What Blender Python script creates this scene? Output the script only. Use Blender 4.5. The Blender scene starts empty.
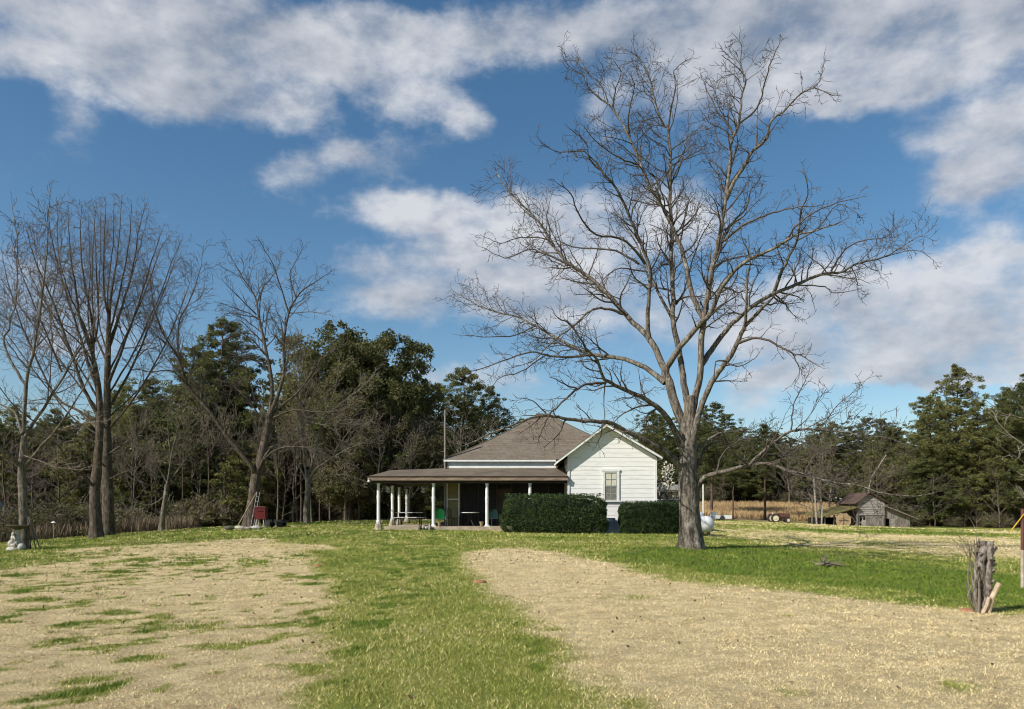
import bpy, math, random
import numpy as np
from mathutils import Vector

random.seed(7)
R = np.random.default_rng(11)
D = bpy.data
SC = bpy.context.scene
COL = SC.collection
F, CX, HY, EYE = 760.0, 512.0, 511.0, 1.65      # reference camera: focal length (px), centre, horizon row, eye height


def W(px, py, Y):
    """a point seen at pixel (px,py), Y metres away, as a world position"""
    return ((px - CX) * Y / F, Y, EYE - (py - HY) * Y / F)


# ------------------------------------------------------------------ terrain
_ctl = []
for a in [(-20, 0, -.1), (0, 0, 0), (20, 0, -.1), (0, -30, 0), (-40, -30, -.5), (40, -30, -.5), (0, 6, 0), (-6, 8, .0), (7, 8, -.02),
          (-7.5, 40, .66), (0, 40, .62), (3, 39, .53), (8, 40, .5), (0, 50, .8), (10, 50, .82), (-3, 23, .3),
          (-60, 40, -.6), (-60, 90, -.5), (-20, 95, .8), (10, 95, 1.2), (0, 130, 2.6), (-70, 130, 1.5), (26, 130, 2.9),
          (48, 130, 2.9), (75, 130, 2.3), (60, 100, -.3), (90, 90, -.5), (70, 60, -.2), (60, 20, -.4)]:
    _ctl.append(a)
for px, py, Y in [(985, 612, 12.6), (1021, 588, 17), (690, 548, 26.4), (706, 536, 36), (250, 528, 44), (307, 523, 52), (163, 531, 50),
                  (97, 538, 43), (107, 535, 46), (25, 549, 29), (0, 543, 46), (120, 532, 63), (220, 527, 66), (340, 521, 66), (760, 522, 76),
                  (778, 522.6, 95), (820, 526.5, 90), (910, 528.3, 90), (1010, 530.5, 80), (1024, 531, 62), (850, 560, 24.5),
                  (930, 546, 33.5), (700, 521, 70), (30, 538, 56), (715, 520, 90), (850, 536, 45)]:
    x, y, z = W(px, py, Y)
    _ctl.append((x, y, z))
_C = np.array(_ctl, float)


def _phi(r):
    return np.where(r > 1e-6, r * r * np.log(np.maximum(r, 1e-6)), 0.0)


_n = len(_C)
_r = np.hypot(_C[:, None, 0] - _C[None, :, 0], _C[:, None, 1] - _C[None, :, 1])
_A = np.zeros((_n + 3, _n + 3))
_A[:_n, :_n] = _phi(_r) + np.eye(_n) * 1.5
_A[:_n, _n] = 1
_A[:_n, _n + 1:] = _C[:, :2]
_A[_n:, :_n] = _A[:_n, _n:].T
_wt = np.linalg.solve(_A, np.concatenate([_C[:, 2], np.zeros(3)]))


def gz(X, Y):
    X = np.asarray(X, float)
    Y = np.asarray(Y, float)
    sh = X.shape
    x = X.ravel()
    y = Y.ravel()
    xc = np.clip(x, -80, 90)
    yc = np.clip(y, -40, 140)
    out = np.empty(len(x))
    for i in range(0, len(x), 20000):
        s = slice(i, i + 20000)
        r = np.hypot(xc[s, None] - _C[None, :, 0], yc[s, None] - _C[None, :, 1])
        out[s] = _phi(r) @ _wt[:_n] + _wt[_n] + xc[s] * _wt[_n + 1] + yc[s] * _wt[_n + 2]
    return out.reshape(sh)


def g1(x, y):
    return float(gz(np.array([x]), np.array([y]))[0])


def ray(px, py):
    """ground point seen at a pixel"""
    Y = 4.0
    best = None
    while Y < 130:
        x, y, z = W(px, py, Y)
        if z <= g1(x, y):
            return (x, y)
        Y += .15 + Y * .006
    return (x, y)


# ------------------------------------------------------------------ numpy value noise
_T = R.random((256, 256))


def vn(x, y, s=1.0, o=0):
    x = np.asarray(x) / s + 37.7 * (o + 1)
    y = np.asarray(y) / s + 11.3 * (o + 1)
    xi = np.floor(x).astype(int)
    yi = np.floor(y).astype(int)
    fx = x - xi
    fy = y - yi
    fx = fx * fx * (3 - 2 * fx)
    fy = fy * fy * (3 - 2 * fy)
    a = _T[xi & 255, yi & 255]
    b = _T[(xi + 1) & 255, yi & 255]
    c = _T[xi & 255, (yi + 1) & 255]
    d = _T[(xi + 1) & 255, (yi + 1) & 255]
    return (a * (1 - fx) + b * fx) * (1 - fy) + (c * (1 - fx) + d * fx) * fy


def fbm(x, y, s, o=0, n=4):
    t = 0
    a = 1
    k = 0
    for i in range(n):
        t = t + a * vn(x, y, s / 2 ** i, o + i)
        k += a
        a *= .55
    return t / k


# ------------------------------------------------------------------ materials
def newmat(name):
    m = D.materials.new(name)
    m.use_nodes = True
    nt = m.node_tree
    b = nt.nodes['Principled BSDF']
    b.inputs['Specular IOR Level'].default_value = .25
    return m, nt, b


def N(nt, t, **k):
    n = nt.nodes.new(t)
    for a, v in k.items():
        setattr(n, a, v)
    return n


def mixc(nt, fac, c1, c2, mode='MIX'):
    m = N(nt, 'ShaderNodeMix', data_type='RGBA', blend_type=mode)
    for i, v in ((0, fac), (6, c1), (7, c2)):
        if hasattr(v, 'is_linked') or hasattr(v, 'links'):
            nt.links.new(v, m.inputs[i])
        elif i == 0:
            m.inputs[0].default_value = v
        else:
            m.inputs[i].default_value = (*v, 1)
    return m.outputs[2]


def noi(nt, vec, scale, detail=4, rough=.6):
    n = N(nt, 'ShaderNodeTexNoise')
    n.inputs['Scale'].default_value = scale
    n.inputs['Detail'].default_value = detail
    n.inputs['Roughness'].default_value = rough
    if vec is not None:
        nt.links.new(vec, n.inputs['Vector'])
    return n.outputs[0]


def ramp(nt, v, a, b):
    m = N(nt, 'ShaderNodeMapRange', interpolation_type='SMOOTHSTEP')
    nt.links.new(v, m.inputs[0])
    m.inputs[1].default_value = a
    m.inputs[2].default_value = b
    return m.outputs[0]


def mapping(nt, sc=(1, 1, 1)):
    tc = N(nt, 'ShaderNodeTexCoord')
    mp = N(nt, 'ShaderNodeMapping')
    mp.inputs['Scale'].default_value = sc
    nt.links.new(tc.outputs['Object'], mp.inputs[0])
    return mp.outputs[0]


def bump(nt, b, h, st=.4, dist=.02):
    n = N(nt, 'ShaderNodeBump')
    n.inputs['Strength'].default_value = st
    n.inputs['Distance'].default_value = dist
    nt.links.new(h, n.inputs['Height'])
    nt.links.new(n.outputs[0], b.inputs['Normal'])


def simple(name, c1, c2=None, rough=.8, scale=3, sc=(1, 1, 1), lo=.35, hi=.65, bst=0, bdist=.02, metal=0, spec=.25, dirt=None, dscale=.7):
    m, nt, b = newmat(name)
    v = mapping(nt, sc)
    c2 = c2 or tuple(x * .8 for x in c1)
    f = noi(nt, v, scale, 6)
    c = mixc(nt, ramp(nt, f, lo, hi), c1, c2)
    if dirt:
        c = mixc(nt, ramp(nt, noi(nt, v, dscale, 5), .52, .75), c, dirt)
    nt.links.new(c, b.inputs['Base Color'])
    b.inputs['Roughness'].default_value = rough
    b.inputs['Metallic'].default_value = metal
    b.inputs['Specular IOR Level'].default_value = spec
    if bst:
        bump(nt, b, f, bst, bdist)
    return m


def bark(name, c1, c2, lich=None, sc=(9, 9, 2.2)):
    m, nt, b = newmat(name)
    v = mapping(nt, sc)
    f = noi(nt, v, 1.6, 8, .7)
    c = mixc(nt, ramp(nt, f, .38, .62), c2, c1)
    if lich:
        v2 = mapping(nt, (1, 1, .7))
        c = mixc(nt, ramp(nt, noi(nt, v2, 3.2, 8, .72), .53, .66), c, lich)
    nt.links.new(c, b.inputs['Base Color'])
    b.inputs['Roughness'].default_value = .92
    b.inputs['Specular IOR Level'].default_value = .1
    bump(nt, b, f, .9, .05)
    return m


def leafmat(name, c1, c2, c3=None, trans=.25):
    m, nt, b = newmat(name)
    v = mapping(nt)
    oi = N(nt, 'ShaderNodeObjectInfo')
    c = mixc(nt, ramp(nt, noi(nt, v, .55, 4), .35, .65), c1, c2)
    c = mixc(nt, ramp(nt, noi(nt, v, 7, 2), .4, .7), c, c3 or c2)
    mr = N(nt, 'ShaderNodeMapRange')
    nt.links.new(oi.outputs['Random'], mr.inputs[0])
    mr.inputs[3].default_value = .7
    mr.inputs[4].default_value = 1.3
    hs = N(nt, 'ShaderNodeHueSaturation')
    nt.links.new(c, hs.inputs['Color'])
    nt.links.new(mr.outputs[0], hs.inputs['Value'])
    mh = N(nt, 'ShaderNodeMapRange')
    nt.links.new(oi.outputs['Random'], mh.inputs[0])
    mh.inputs[3].default_value = .515
    mh.inputs[4].default_value = .485
    nt.links.new(mh.outputs[0], hs.inputs['Hue'])
    b.inputs['Roughness'].default_value = .6
    b.inputs['Specular IOR Level'].default_value = .2
    nt.links.new(hs.outputs[0], b.inputs['Base Color'])
    if trans:
        tr = N(nt, 'ShaderNodeBsdfTranslucent')
        nt.links.new(hs.outputs[0], tr.inputs[0])
        mx = N(nt, 'ShaderNodeMixShader')
        mx.inputs[0].default_value = trans
        nt.links.new(b.outputs[0], mx.inputs[1])
        nt.links.new(tr.outputs[0], mx.inputs[2])
        nt.links.new(mx.outputs[0], nt.nodes['Material Output'].inputs[0])
    return m


M = {}
M['bark'] = bark('pecan_bark', (.215, .185, .15), (.06, .048, .04), (.32, .295, .25))
M['twig'] = simple('twig_bark', (.105, .085, .07), (.06, .048, .04), scale=2)
M['bark_pale'] = bark('pale_bark', (.19, .165, .13), (.065, .055, .043), (.27, .25, .205))
M['bark_brown'] = bark('brown_bark', (.125, .098, .075), (.045, .035, .028), (.17, .155, .125))
M['bark_pine'] = bark('pine_bark', (.15, .10, .075), (.05, .038, .032))
M['twig_red'] = simple('red_twig_bark', (.15, .115, .09), (.095, .073, .058), scale=2)
M['twig_grey'] = simple('grey_twig_bark', (.20, .17, .125), (.12, .10, .075), scale=1)
M['twig_white'] = simple('bleached_twig_bark', (.42, .38, .33), (.25, .22, .19), scale=2)
M['pine'] = leafmat('pine_needles', (.140, .155, .045), (.082, .100, .034), (.190, .180, .068), trans=.42)
M['dense'] = leafmat('dense_leaves', (.125, .130, .044), (.070, .082, .030), (.175, .155, .062), trans=.4)
M['brush'] = leafmat('brush_leaves', (.120, .128, .046), (.105, .092, .046), (.17, .145, .078), trans=.38)
M['hedge'] = leafmat('hedge_leaves', (.036, .064, .022), (.020, .040, .015), (.105, .140, .040), trans=.2)  # lightest tone puts leaf highlights into the colour
M['hedge_core'] = simple('hedge_inside', (.010, .014, .007), (.006, .009, .005))  # near-black, the shade inside the hedge put into the colour
M['blossom'] = leafmat('blossom_petals', (.62, .60, .50), (.45, .42, .33), trans=.3)
M['white'] = simple('white_siding_paint', (.75, .74, .71), (.70, .69, .66), rough=.55, scale=1.6, sc=(1, 1, 6), dirt=(.60, .585, .54), dscale=1.1)
M['trim'] = simple('white_trim_paint', (.72, .72, .69), (.62, .62, .59), rough=.5, scale=4)
M['frieze'] = simple('grey_blue_tone', (.40, .45, .50), (.33, .37, .41), rough=.6)  # grey-blue puts the shade under the eave into the colour; feeders share it
M['cream'] = simple('cream_siding_paint', (.26, .225, .115), (.20, .175, .09), rough=.6)
M['dark'] = simple('dark_screen_panel', (.016, .015, .014), (.010, .010, .010), rough=.6)  # solid near-black panel, the dark behind the mesh put into its colour
M['darkwood'] = simple('dark_brown_wood', (.06, .045, .035), (.035, .028, .022), rough=.7)
M['fascia'] = simple('weathered_fascia_board', (.27, .205, .145), (.17, .12, .09), scale=2.5, sc=(1, 1, 5))
M['rim'] = simple('dark_drip_edge', (.055, .032, .026), (.035, .02, .018))
M['conc'] = simple('porch_concrete', (.42, .35, .26), (.28, .23, .17), scale=2, bst=.2)
M['stone'] = simple('stone_base', (.44, .38, .29), (.24, .20, .15), scale=5, bst=.5)
M['blueconc'] = simple('painted_concrete_step', (.27, .31, .35), (.19, .22, .25), scale=4)
M['glass'] = simple('window_glass', (.05, .055, .06), (.035, .04, .045), rough=.08, spec=.8)
M['curtain'] = simple('window_curtain', (.62, .60, .47), (.48, .46, .36), scale=6, sc=(6, 1, 1))
M['curtain_dim'] = simple('lower_window_curtain', (.20, .20, .17), (.12, .12, .10), scale=6, sc=(6, 1, 1))  # same pattern as the curtain in a darker tone
M['tank'] = simple('tank_silver_paint', (.62, .63, .64), (.50, .51, .52), rough=.38, spec=.5, dirt=(.40, .38, .35))
M['metalgrey'] = simple('galvanised_metal', (.42, .42, .40), (.28, .28, .27), rough=.5, metal=.3)
M['pole_grey'] = simple('weathered_mast', (.24, .21, .19), (.16, .14, .13), scale=4)
M['green'] = simple('green_chair_paint', (.008, .12, .035), (.006, .09, .028), rough=.45)
M['teal'] = simple('teal_chair_paint', (.006, .028, .027), (.005, .022, .022), rough=.45)
M['black'] = simple('black_metal_paint', (.015, .015, .016), (.03, .028, .026), rough=.6)
M['tabletop'] = simple('pale_tabletop', (.60, .60, .58), (.45, .45, .43), rough=.5)
M['red'] = simple('red_metal_paint', (.12, .010, .010), (.075, .008, .008), rough=.5, scale=5)
M['statue'] = simple('white_cast_concrete', (.46, .44, .385), (.30, .28, .24), scale=9, bst=.4)
M['bowl'] = simple('mossy_concrete', (.10, .09, .065), (.06, .055, .04), scale=6)
M['rust'] = simple('rusty_roof_sheet', (.098, .058, .044), (.062, .045, .038), scale=1.5, sc=(1, 4, 1), rough=.8, dirt=(.22, .13, .09), dscale=.9)
M['moss'] = simple('mossy_rusty_sheet', (.13, .065, .04), (.13, .14, .035), scale=.9, rough=.9, dirt=(.10, .13, .03), dscale=.5)
M['barn'] = simple('weathered_barn_board', (.24, .215, .19), (.11, .095, .082), scale=2.2, sc=(3, 3, .6), rough=.9, dirt=(.12, .10, .09), dscale=1.2)
M['barn_pale'] = simple('pale_barn_board', (.34, .315, .285), (.19, .17, .15), scale=2.2, sc=(.5, 3, 4), rough=.9, dirt=(.17, .15, .13), dscale=1.2)
M['void'] = simple('interior_shade_tone', (.020, .016, .013), (.012, .010, .009))  # near-black, the shade of the open barn bays put into the colour
M['octo'] = simple('tan_plywood', (.40, .29, .17), (.27, .19, .11), scale=2)
M['tractor'] = simple('rusty_tractor_paint', (.14, .060, .042), (.09, .045, .035), scale=4)
M['tyre'] = simple('tyre_rubber', (.03, .028, .026), (.05, .045, .04))
M['wheelcream'] = simple('cream_wheel_paint', (.66, .60, .40), (.50, .44, .30), scale=3)
M['lumber'] = simple('bare_lumber', (.30, .225, .135), (.20, .15, .09), scale=3)
M['yellow'] = simple('yellow_strap', (.62, .40, .05), (.50, .30, .04))
M['redwood'] = simple('red_brown_post_paint', (.16, .06, .045), (.09, .045, .04), scale=4)
M['whitepost'] = simple('flaking_white_post_paint', (.46, .40, .32), (.30, .24, .18), scale=5)
M['stump'] = bark('cut_stump_bark', (.31, .27, .23), (.10, .08, .068), (.38, .345, .30), (14, 14, 6))
M['cutwood'] = simple('cut_wood', (.55, .43, .30), (.38, .29, .20), scale=8)
M['soil'] = simple('red_clay_soil', (.34, .16, .09), (.26, .13, .07), scale=9, bst=.5)
M['car'] = simple('pale_car_paint', (.62, .64, .66), (.60, .62, .64), rough=.25, spec=.6)
M['blue'] = simple('pale_blue_paint', (.20, .42, .60), (.17, .37, .53), rough=.4)
M['rock'] = simple('field_stone', (.34, .29, .25), (.18, .15, .13), scale=7, bst=.5)
M['brick'] = simple('loose_brick', (.30, .14, .09), (.20, .10, .07), scale=7, bst=.5)


def shingle():
    m, nt, b = newmat('brown_roof_shingles')
    v = mapping(nt, (1, 1, 1.55))
    sep = N(nt, 'ShaderNodeSeparateXYZ')
    nt.links.new(v, sep.inputs[0])
    ad = N(nt, 'ShaderNodeMath', operation='ADD')
    ml = N(nt, 'ShaderNodeMath', operation='MULTIPLY')
    ml.inputs[1].default_value = .33
    nt.links.new(sep.outputs[1], ml.inputs[0])
    nt.links.new(sep.outputs[0], ad.inputs[0])
    nt.links.new(ml.outputs[0], ad.inputs[1])
    cb = N(nt, 'ShaderNodeCombineXYZ')
    nt.links.new(ad.outputs[0], cb.inputs[0])
    nt.links.new(sep.outputs[2], cb.inputs[1])
    br = N(nt, 'ShaderNodeTexBrick')
    nt.links.new(cb.outputs[0], br.inputs['Vector'])
    br.inputs['Color1'].default_value = (.172, .143, .108, 1)
    br.inputs['Color2'].default_value = (.118, .098, .074, 1)
    br.inputs['Mortar'].default_value = (.09, .065, .05, 1)
    br.inputs['Scale'].default_value = 1
    br.inputs['Brick Width'].default_value = .62
    br.inputs['Row Height'].default_value = .20
    br.inputs['Mortar Size'].default_value = .012
    br.inputs['Bias'].default_value = -.2
    c = mixc(nt, ramp(nt, noi(nt, v, .8, 6), .45, .7), br.outputs[0], (.165, .143, .115))
    c2 = mixc(nt, ramp(nt, noi(nt, mapping(nt, (1, 1, 5)), 2.2, 6, .7), .48, .66), c, (.12, .09, .07))
    nt.links.new(c2, b.inputs['Base Color'])
    b.inputs['Roughness'].default_value = .9
    bump(nt, b, br.outputs['Fac'], .4, -.02)
    return m


M['shingle'] = shingle()
M['porchroof'] = simple('rolled_porch_roofing', (.145, .118, .085), (.105, .085, .062), scale=1.1, sc=(1, 1, 1), rough=.9, dirt=(.085, .065, .055), dscale=.6)


# ------------------------------------------------------------------ mesh helpers
def npmesh(name, V, Fc, mat, smooth=False, attrs=None):
    me = D.meshes.new(name)
    V = np.asarray(V, np.float32)
    Fc = np.asarray(Fc, np.int32)
    k = Fc.shape[1]
    me.vertices.add(len(V))
    me.vertices.foreach_set('co', V.ravel())
    me.loops.add(Fc.size)
    me.loops.foreach_set('vertex_index', Fc.ravel())
    me.polygons.add(len(Fc))
    me.polygons.foreach_set('loop_start', np.arange(len(Fc), dtype=np.int32) * k)
    if smooth:
        me.polygons.foreach_set('use_smooth', np.ones(len(Fc), bool))
    if attrs:
        for nm, a in attrs.items():
            at = me.attributes.new(nm, 'FLOAT', 'POINT')
            at.data.foreach_set('value', np.asarray(a, np.float32))
    me.update(calc_edges=True)
    if mat:
        me.materials.append(mat)
    return me


def link(name, me, parent=None):
    o = D.objects.new(name, me)
    COL.objects.link(o)
    if parent:
        o.parent = parent
    return o


def tag(o, label=None, cat=None, group=None, kind=None):
    if label:
        o['label'] = label
    if cat:
        o['category'] = cat
    if group:
        o['group'] = group
    if kind:
        o['kind'] = kind
    return o


def thing(name, label, cat, loc=(0, 0, 0), rz=0, group=None):
    o = D.objects.new(name, None)
    o.empty_display_size = .3
    COL.objects.link(o)
    o.location = loc
    o.rotation_euler = (0, 0, rz)
    return tag(o, label, cat, group)


def org(p):
    while p.parent:
        p = p.parent
    return Vector(p.location)


class MB:
    """collects simple shapes; build() links them as ONE mesh object"""

    def __init__(s):
        s.v = []
        s.f = []

    def poly(s, pts, faces):
        n = len(s.v)
        s.v += [tuple(p) for p in pts]
        s.f += [tuple(i + n for i in f) for f in faces]
        return s

    def box(s, x0, x1, y0, y1, z0, z1):
        return s.poly([(x0, y0, z0), (x1, y0, z0), (x1, y1, z0), (x0, y1, z0), (x0, y0, z1), (x1, y0, z1), (x1, y1, z1), (x0, y1, z1)],
                      [(0, 3, 2, 1), (4, 5, 6, 7), (0, 1, 5, 4), (1, 2, 6, 5), (2, 3, 7, 6), (3, 0, 4, 7)])

    def cbox(s, c, d, rz=0, rx=0, ry=0, bev=0):
        from mathutils import Euler
        m = Euler((rx, ry, rz)).to_matrix()
        pts = []
        for k in (-1, 1):
            for i, j in ((-1, -1), (1, -1), (1, 1), (-1, 1)):
                f = (1 - bev) if k == 1 else 1
                pts.append(tuple(Vector(c) + m @ Vector((i * d[0] / 2 * f, j * d[1] / 2 * f, k * d[2] / 2))))
        return s.poly(pts, [(0, 3, 2, 1), (4, 5, 6, 7), (0, 1, 5, 4), (1, 2, 6, 5), (2, 3, 7, 6), (3, 0, 4, 7)])

    def prism(s, pts, axis_vec):
        """extrude a planar polygon along a vector"""
        n = len(pts)
        a = [Vector(p) for p in pts]
        b = [p + Vector(axis_vec) for p in a]
        return s.poly(a + b, [tuple(range(n))[::-1], tuple(range(n, 2 * n))] + [(i, (i + 1) % n, n + (i + 1) % n, n + i) for i in range(n)])

    def path(s, pts, rad, n=8, cap=True):
        P = [Vector(p) for p in pts]
        if not hasattr(rad, '__len__'):
            rad = [rad] * len(P)
        base = len(s.v)
        for i, p in enumerate(P):
            t = (P[min(i + 1, len(P) - 1)] - P[max(i - 1, 0)]).normalized()
            u = t.cross(Vector((0.03, 1, .02)) if abs(t.y) < .9 else Vector((1, 0, .1))).normalized()
            w = t.cross(u)
            for k in range(n):
                a = 2 * math.pi * k / n
                s.v.append(tuple(p + (u * math.cos(a) + w * math.sin(a)) * rad[i]))
        for i in range(len(P) - 1):
            for k in range(n):
                a = base + i * n + k
                b = base + i * n + (k + 1) % n
                s.f.append((a, b, b + n, a + n))
        if cap:
            s.f.append(tuple(base + k for k in range(n))[::-1])
            s.f.append(tuple(base + (len(P) - 1) * n + k for k in range(n)))
        return s

    def lathe(s, c, prof, n=16, axis='z'):
        base = len(s.v)
        for r, h in prof:
            for k in range(n):
                a = 2 * math.pi * k / n
                if axis == 'z':
                    q = (c[0] + r * math.cos(a), c[1] + r * math.sin(a), c[2] + h)
                elif axis == 'y':
                    q = (c[0] + r * math.cos(a), c[1] + h, c[2] + r * math.sin(a))
                else:
                    q = (c[0] + h, c[1] + r * math.cos(a), c[2] + r * math.sin(a))
                s.v.append(q)
        m = len(prof)
        for i in range(m - 1):
            for k in range(n):
                a = base + i * n + k
                b = base + i * n + (k + 1) % n
                s.f.append((a, b, b + n, a + n))
        s.f.append(tuple(base + k for k in range(n))[::-1])
        s.f.append(tuple(base + (m - 1) * n + k for k in range(n)))
        return s

    def blob(s, c, r, seed=0, n=10, jit=.15):
        rr = random.Random(seed)
        base = len(s.v)
        m = n // 2 + 1
        for i in range(m):
            th = math.pi * (i + .0) / (m - 1)
            for k in range(n):
                a = 2 * math.pi * k / n
                j = 1 + rr.uniform(-jit, jit)
                if i in (0, m - 1):
                    j = 1
                s.v.append((c[0] + r[0] * math.sin(th) * math.cos(a) * j, c[1] + r[1] * math.sin(th) * math.sin(a) * j, c[2] + r[2] * math.cos(th) * j))
        for i in range(m - 1):
            for k in range(n):
                a = base + i * n + k
                b = base + i * n + (k + 1) % n
                s.f.append((a, a + n, b + n, b))
        return s

    def build(s, name, mat, parent=None, loc=None, smooth=False):
        o0 = org(parent) if parent else Vector(loc or (0, 0, 0))
        me = D.meshes.new(name)
        me.from_pydata([tuple(Vector(v) - o0) for v in s.v], [], s.f)
        me.materials.append(M[mat] if isinstance(mat, str) else mat)
        if smooth:
            me.polygons.foreach_set('use_smooth', [True] * len(me.polygons))
        me.update()
        o = link(name, me, parent)
        if not parent:
            o.location = o0
        return o


# ------------------------------------------------------------------ branching
class Tree:
    def __init__(s, seed):
        s.rr = random.Random(seed)
        s.thick = []
        s.thin = []

    def rec(s, pts, rad):
        (s.thick if rad[0] > s.split else s.thin).append((pts, rad))

    split = .05


def tubes(branches, mat, name, twiglimit=3):
    """all the branches as one mesh: grouped by point count so numpy builds them in bulk"""
    groups = {}
    for p, r in branches:
        k = 9 if r[0] > .16 else (6 if r[0] > .05 else (4 if r[0] > .02 else 3))
        groups.setdefault((len(p), k), []).append((p, r))
    Vs, Fs = [], []
    base = 0
    for (n, k), L in groups.items():
        P = np.array([b[0] for b in L], float)
        Rr = np.array([b[1] for b in L], float)
        T = np.empty_like(P)
        T[:, 1:-1] = P[:, 2:] - P[:, :-2]
        T[:, 0] = P[:, 1] - P[:, 0]
        T[:, -1] = P[:, -1] - P[:, -2]
        T /= np.linalg.norm(T, axis=2, keepdims=True) + 1e-9
        ref = np.tile(np.array([.12, .97, .2]), (len(L), 1))
        ref[np.abs(T[:, 0, 1]) > .85] = [1, .1, .1]
        U = np.cross(T, ref[:, None, :])
        U /= np.linalg.norm(U, axis=2, keepdims=True) + 1e-9
        Wv = np.cross(T, U)
        a = np.arange(k) * 2 * math.pi / k
        ring = P[:, :, None, :] + Rr[:, :, None, None] * (U[:, :, None, :] * np.cos(a)[None, None, :, None] + Wv[:, :, None, :] * np.sin(a)[None, None, :, None])
        Vs.append(ring.reshape(-1, 3))
        idx = base + np.arange(len(L) * n * k).reshape(len(L), n, k)
        nx = np.roll(idx, -1, axis=2)
        Fs.append(np.stack([idx[:, :-1], nx[:, :-1], nx[:, 1:], idx[:, 1:]], -1).reshape(-1, 4))
        base += len(L) * n * k
    return npmesh(name, np.concatenate(Vs), np.concatenate(Fs), mat, smooth=True)


def vadd(a, b, s=1.0):
    return (a[0] + b[0] * s, a[1] + b[1] * s, a[2] + b[2] * s)


def vnorm(a):
    l = math.sqrt(a[0] ** 2 + a[1] ** 2 + a[2] ** 2) + 1e-9
    return (a[0] / l, a[1] / l, a[2] / l)


def side_dir(T, d, ang):
    """a direction leaving d at the angle ang"""
    rr = T.rr
    while True:
        q = (rr.gauss(0, 1), rr.gauss(0, 1), rr.gauss(0, 1))
        dt = q[0] * d[0] + q[1] * d[1] + q[2] * d[2]
        q = vadd(q, d, -dt)
        if q[0] ** 2 + q[1] ** 2 + q[2] ** 2 > .05:
            break
    q = vnorm(q)
    c, s_ = math.cos(ang), math.sin(ang)
    return (d[0] * c + q[0] * s_, d[1] * c + q[1] * s_, d[2] * c + q[2] * s_)


def grow(T, p, d, L, r, lvl, P):
    rr = T.rr
    n = 3 if L < .35 else (5 if L < 1.2 else (8 if L < 3 else 12))
    seg = L / n
    pts = [p]
    rad = [r]
    dirs = [d]
    wig = P['wig']
    rm = P['rmin']
    up = P['up']
    for i in range(n):
        g = wig * (1 + .5 * rr.random())
        d = vnorm((d[0] + rr.gauss(0, g), d[1] + rr.gauss(0, g), d[2] + rr.gauss(0, g) + up * (0.5 + .5 * i / n)))
        p = vadd(p, d, seg)
        t = (i + 1) / n
        pts.append(p)
        rad.append(max(rm, r * (1 - .8 * t)))
        dirs.append(d)
    T.rec(pts, rad)
    if lvl <= 0:
        return
    sp = P['space'][lvl - 1]
    m = max(1, int(L / sp + rr.random()))
    for j in range(m):
        t = .18 + .82 * (j + rr.random()) / m
        t = min(t, .99)
        k = int(t * n)
        f = t * n - k
        q = vadd(pts[k], (pts[k + 1][0] - pts[k][0], pts[k + 1][1] - pts[k][1], pts[k + 1][2] - pts[k][2]), f)
        cl = L * rr.uniform(.28, .62) * (1.15 - .55 * t)
        cl = max(cl, P['lmin'])
        cd = side_dir(T, dirs[k], math.radians(rr.uniform(*P['ang'])))
        grow(T, q, cd, cl, max(rm, min(rad[k] * .62, r * .6)), lvl - 1, P)


def crom(pts, m=4):
    P = [np.array(p, float) for p in pts]
    P = [2 * P[0] - P[1]] + P + [2 * P[-1] - P[-2]]
    out = []
    for i in range(1, len(P) - 2):
        for k in range(m):
            t = k / m
            a, b, c, d = P[i - 1], P[i], P[i + 1], P[i + 2]
            out.append(.5 * ((2 * b) + (-a + c) * t + (2 * a - 5 * b + 4 * c - d) * t * t + (-a + 3 * b - 3 * c + d) * t ** 3))
    out.append(P[-2])
    return out


def limb(T, px, Y0, y0, y1, r0, r1, P, lvl, child=1.0, clen=.45, t0=.2, jit=.010, maxc=99):
    """a traced limb: image points, its depth (offset from the trunk) running y0 -> y1, with grown side branches"""
    n = len(px)
    w = []
    for i, (x, y) in enumerate(px):
        t = i / (n - 1)
        w.append(W(x, y, Y0 + y0 + (y1 - y0) * t))
    c = crom(w, 4)
    m = len(c)
    rr = T.rr
    pts = []
    for i, q in enumerate(c):
        j = jit * (0 if i == 0 else 1)
        pts.append((q[0] + rr.gauss(0, j), q[1] + rr.gauss(0, j * 2), q[2] + rr.gauss(0, j)))
    rad = [r0 + (r1 - r0) * (i / (m - 1)) ** .8 for i in range(m)]
    T.rec(pts, rad)
    ln = [0]
    for i in range(m - 1):
        ln.append(ln[-1] + math.dist(pts[i], pts[i + 1]))
    L = ln[-1]
    if lvl <= 0:
        return
    k = int(L / child)
    for j in range(k):
        t = t0 + (1 - t0) * ((j + rr.random()) / k) ** .8
        s = t * L
        i = max(x for x in range(m - 1) if ln[x] <= s)
        f = (s - ln[i]) / (ln[i + 1] - ln[i] + 1e-6)
        dv = vnorm((pts[i + 1][0] - pts[i][0], pts[i + 1][1] - pts[i][1], pts[i + 1][2] - pts[i][2]))
        q = tuple(pts[i][a] * (1 - f) + pts[i + 1][a] * f for a in range(3))
        cd = side_dir(T, dv, math.radians(rr.uniform(*P['ang'])))
        cl = min(maxc, max(.45, L * clen * rr.uniform(.45, 1.1) * (1.1 - .82 * t)))
        grow(T, q, cd, cl, max(P['rmin'], min(rad[i] * .5, .012 + cl * .016)), lvl - 1, P)
    # continuing tip
    dv = vnorm((pts[-1][0] - pts[-2][0], pts[-1][1] - pts[-2][1], pts[-1][2] - pts[-2][2]))
    grow(T, pts[-1], dv, min(.32, L * .1), r1, 1, P)


def shift(br, o):
    return [([(p[0] - o[0], p[1] - o[1], p[2] - o[2]) for p in pts], r) for pts, r in br]


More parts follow.
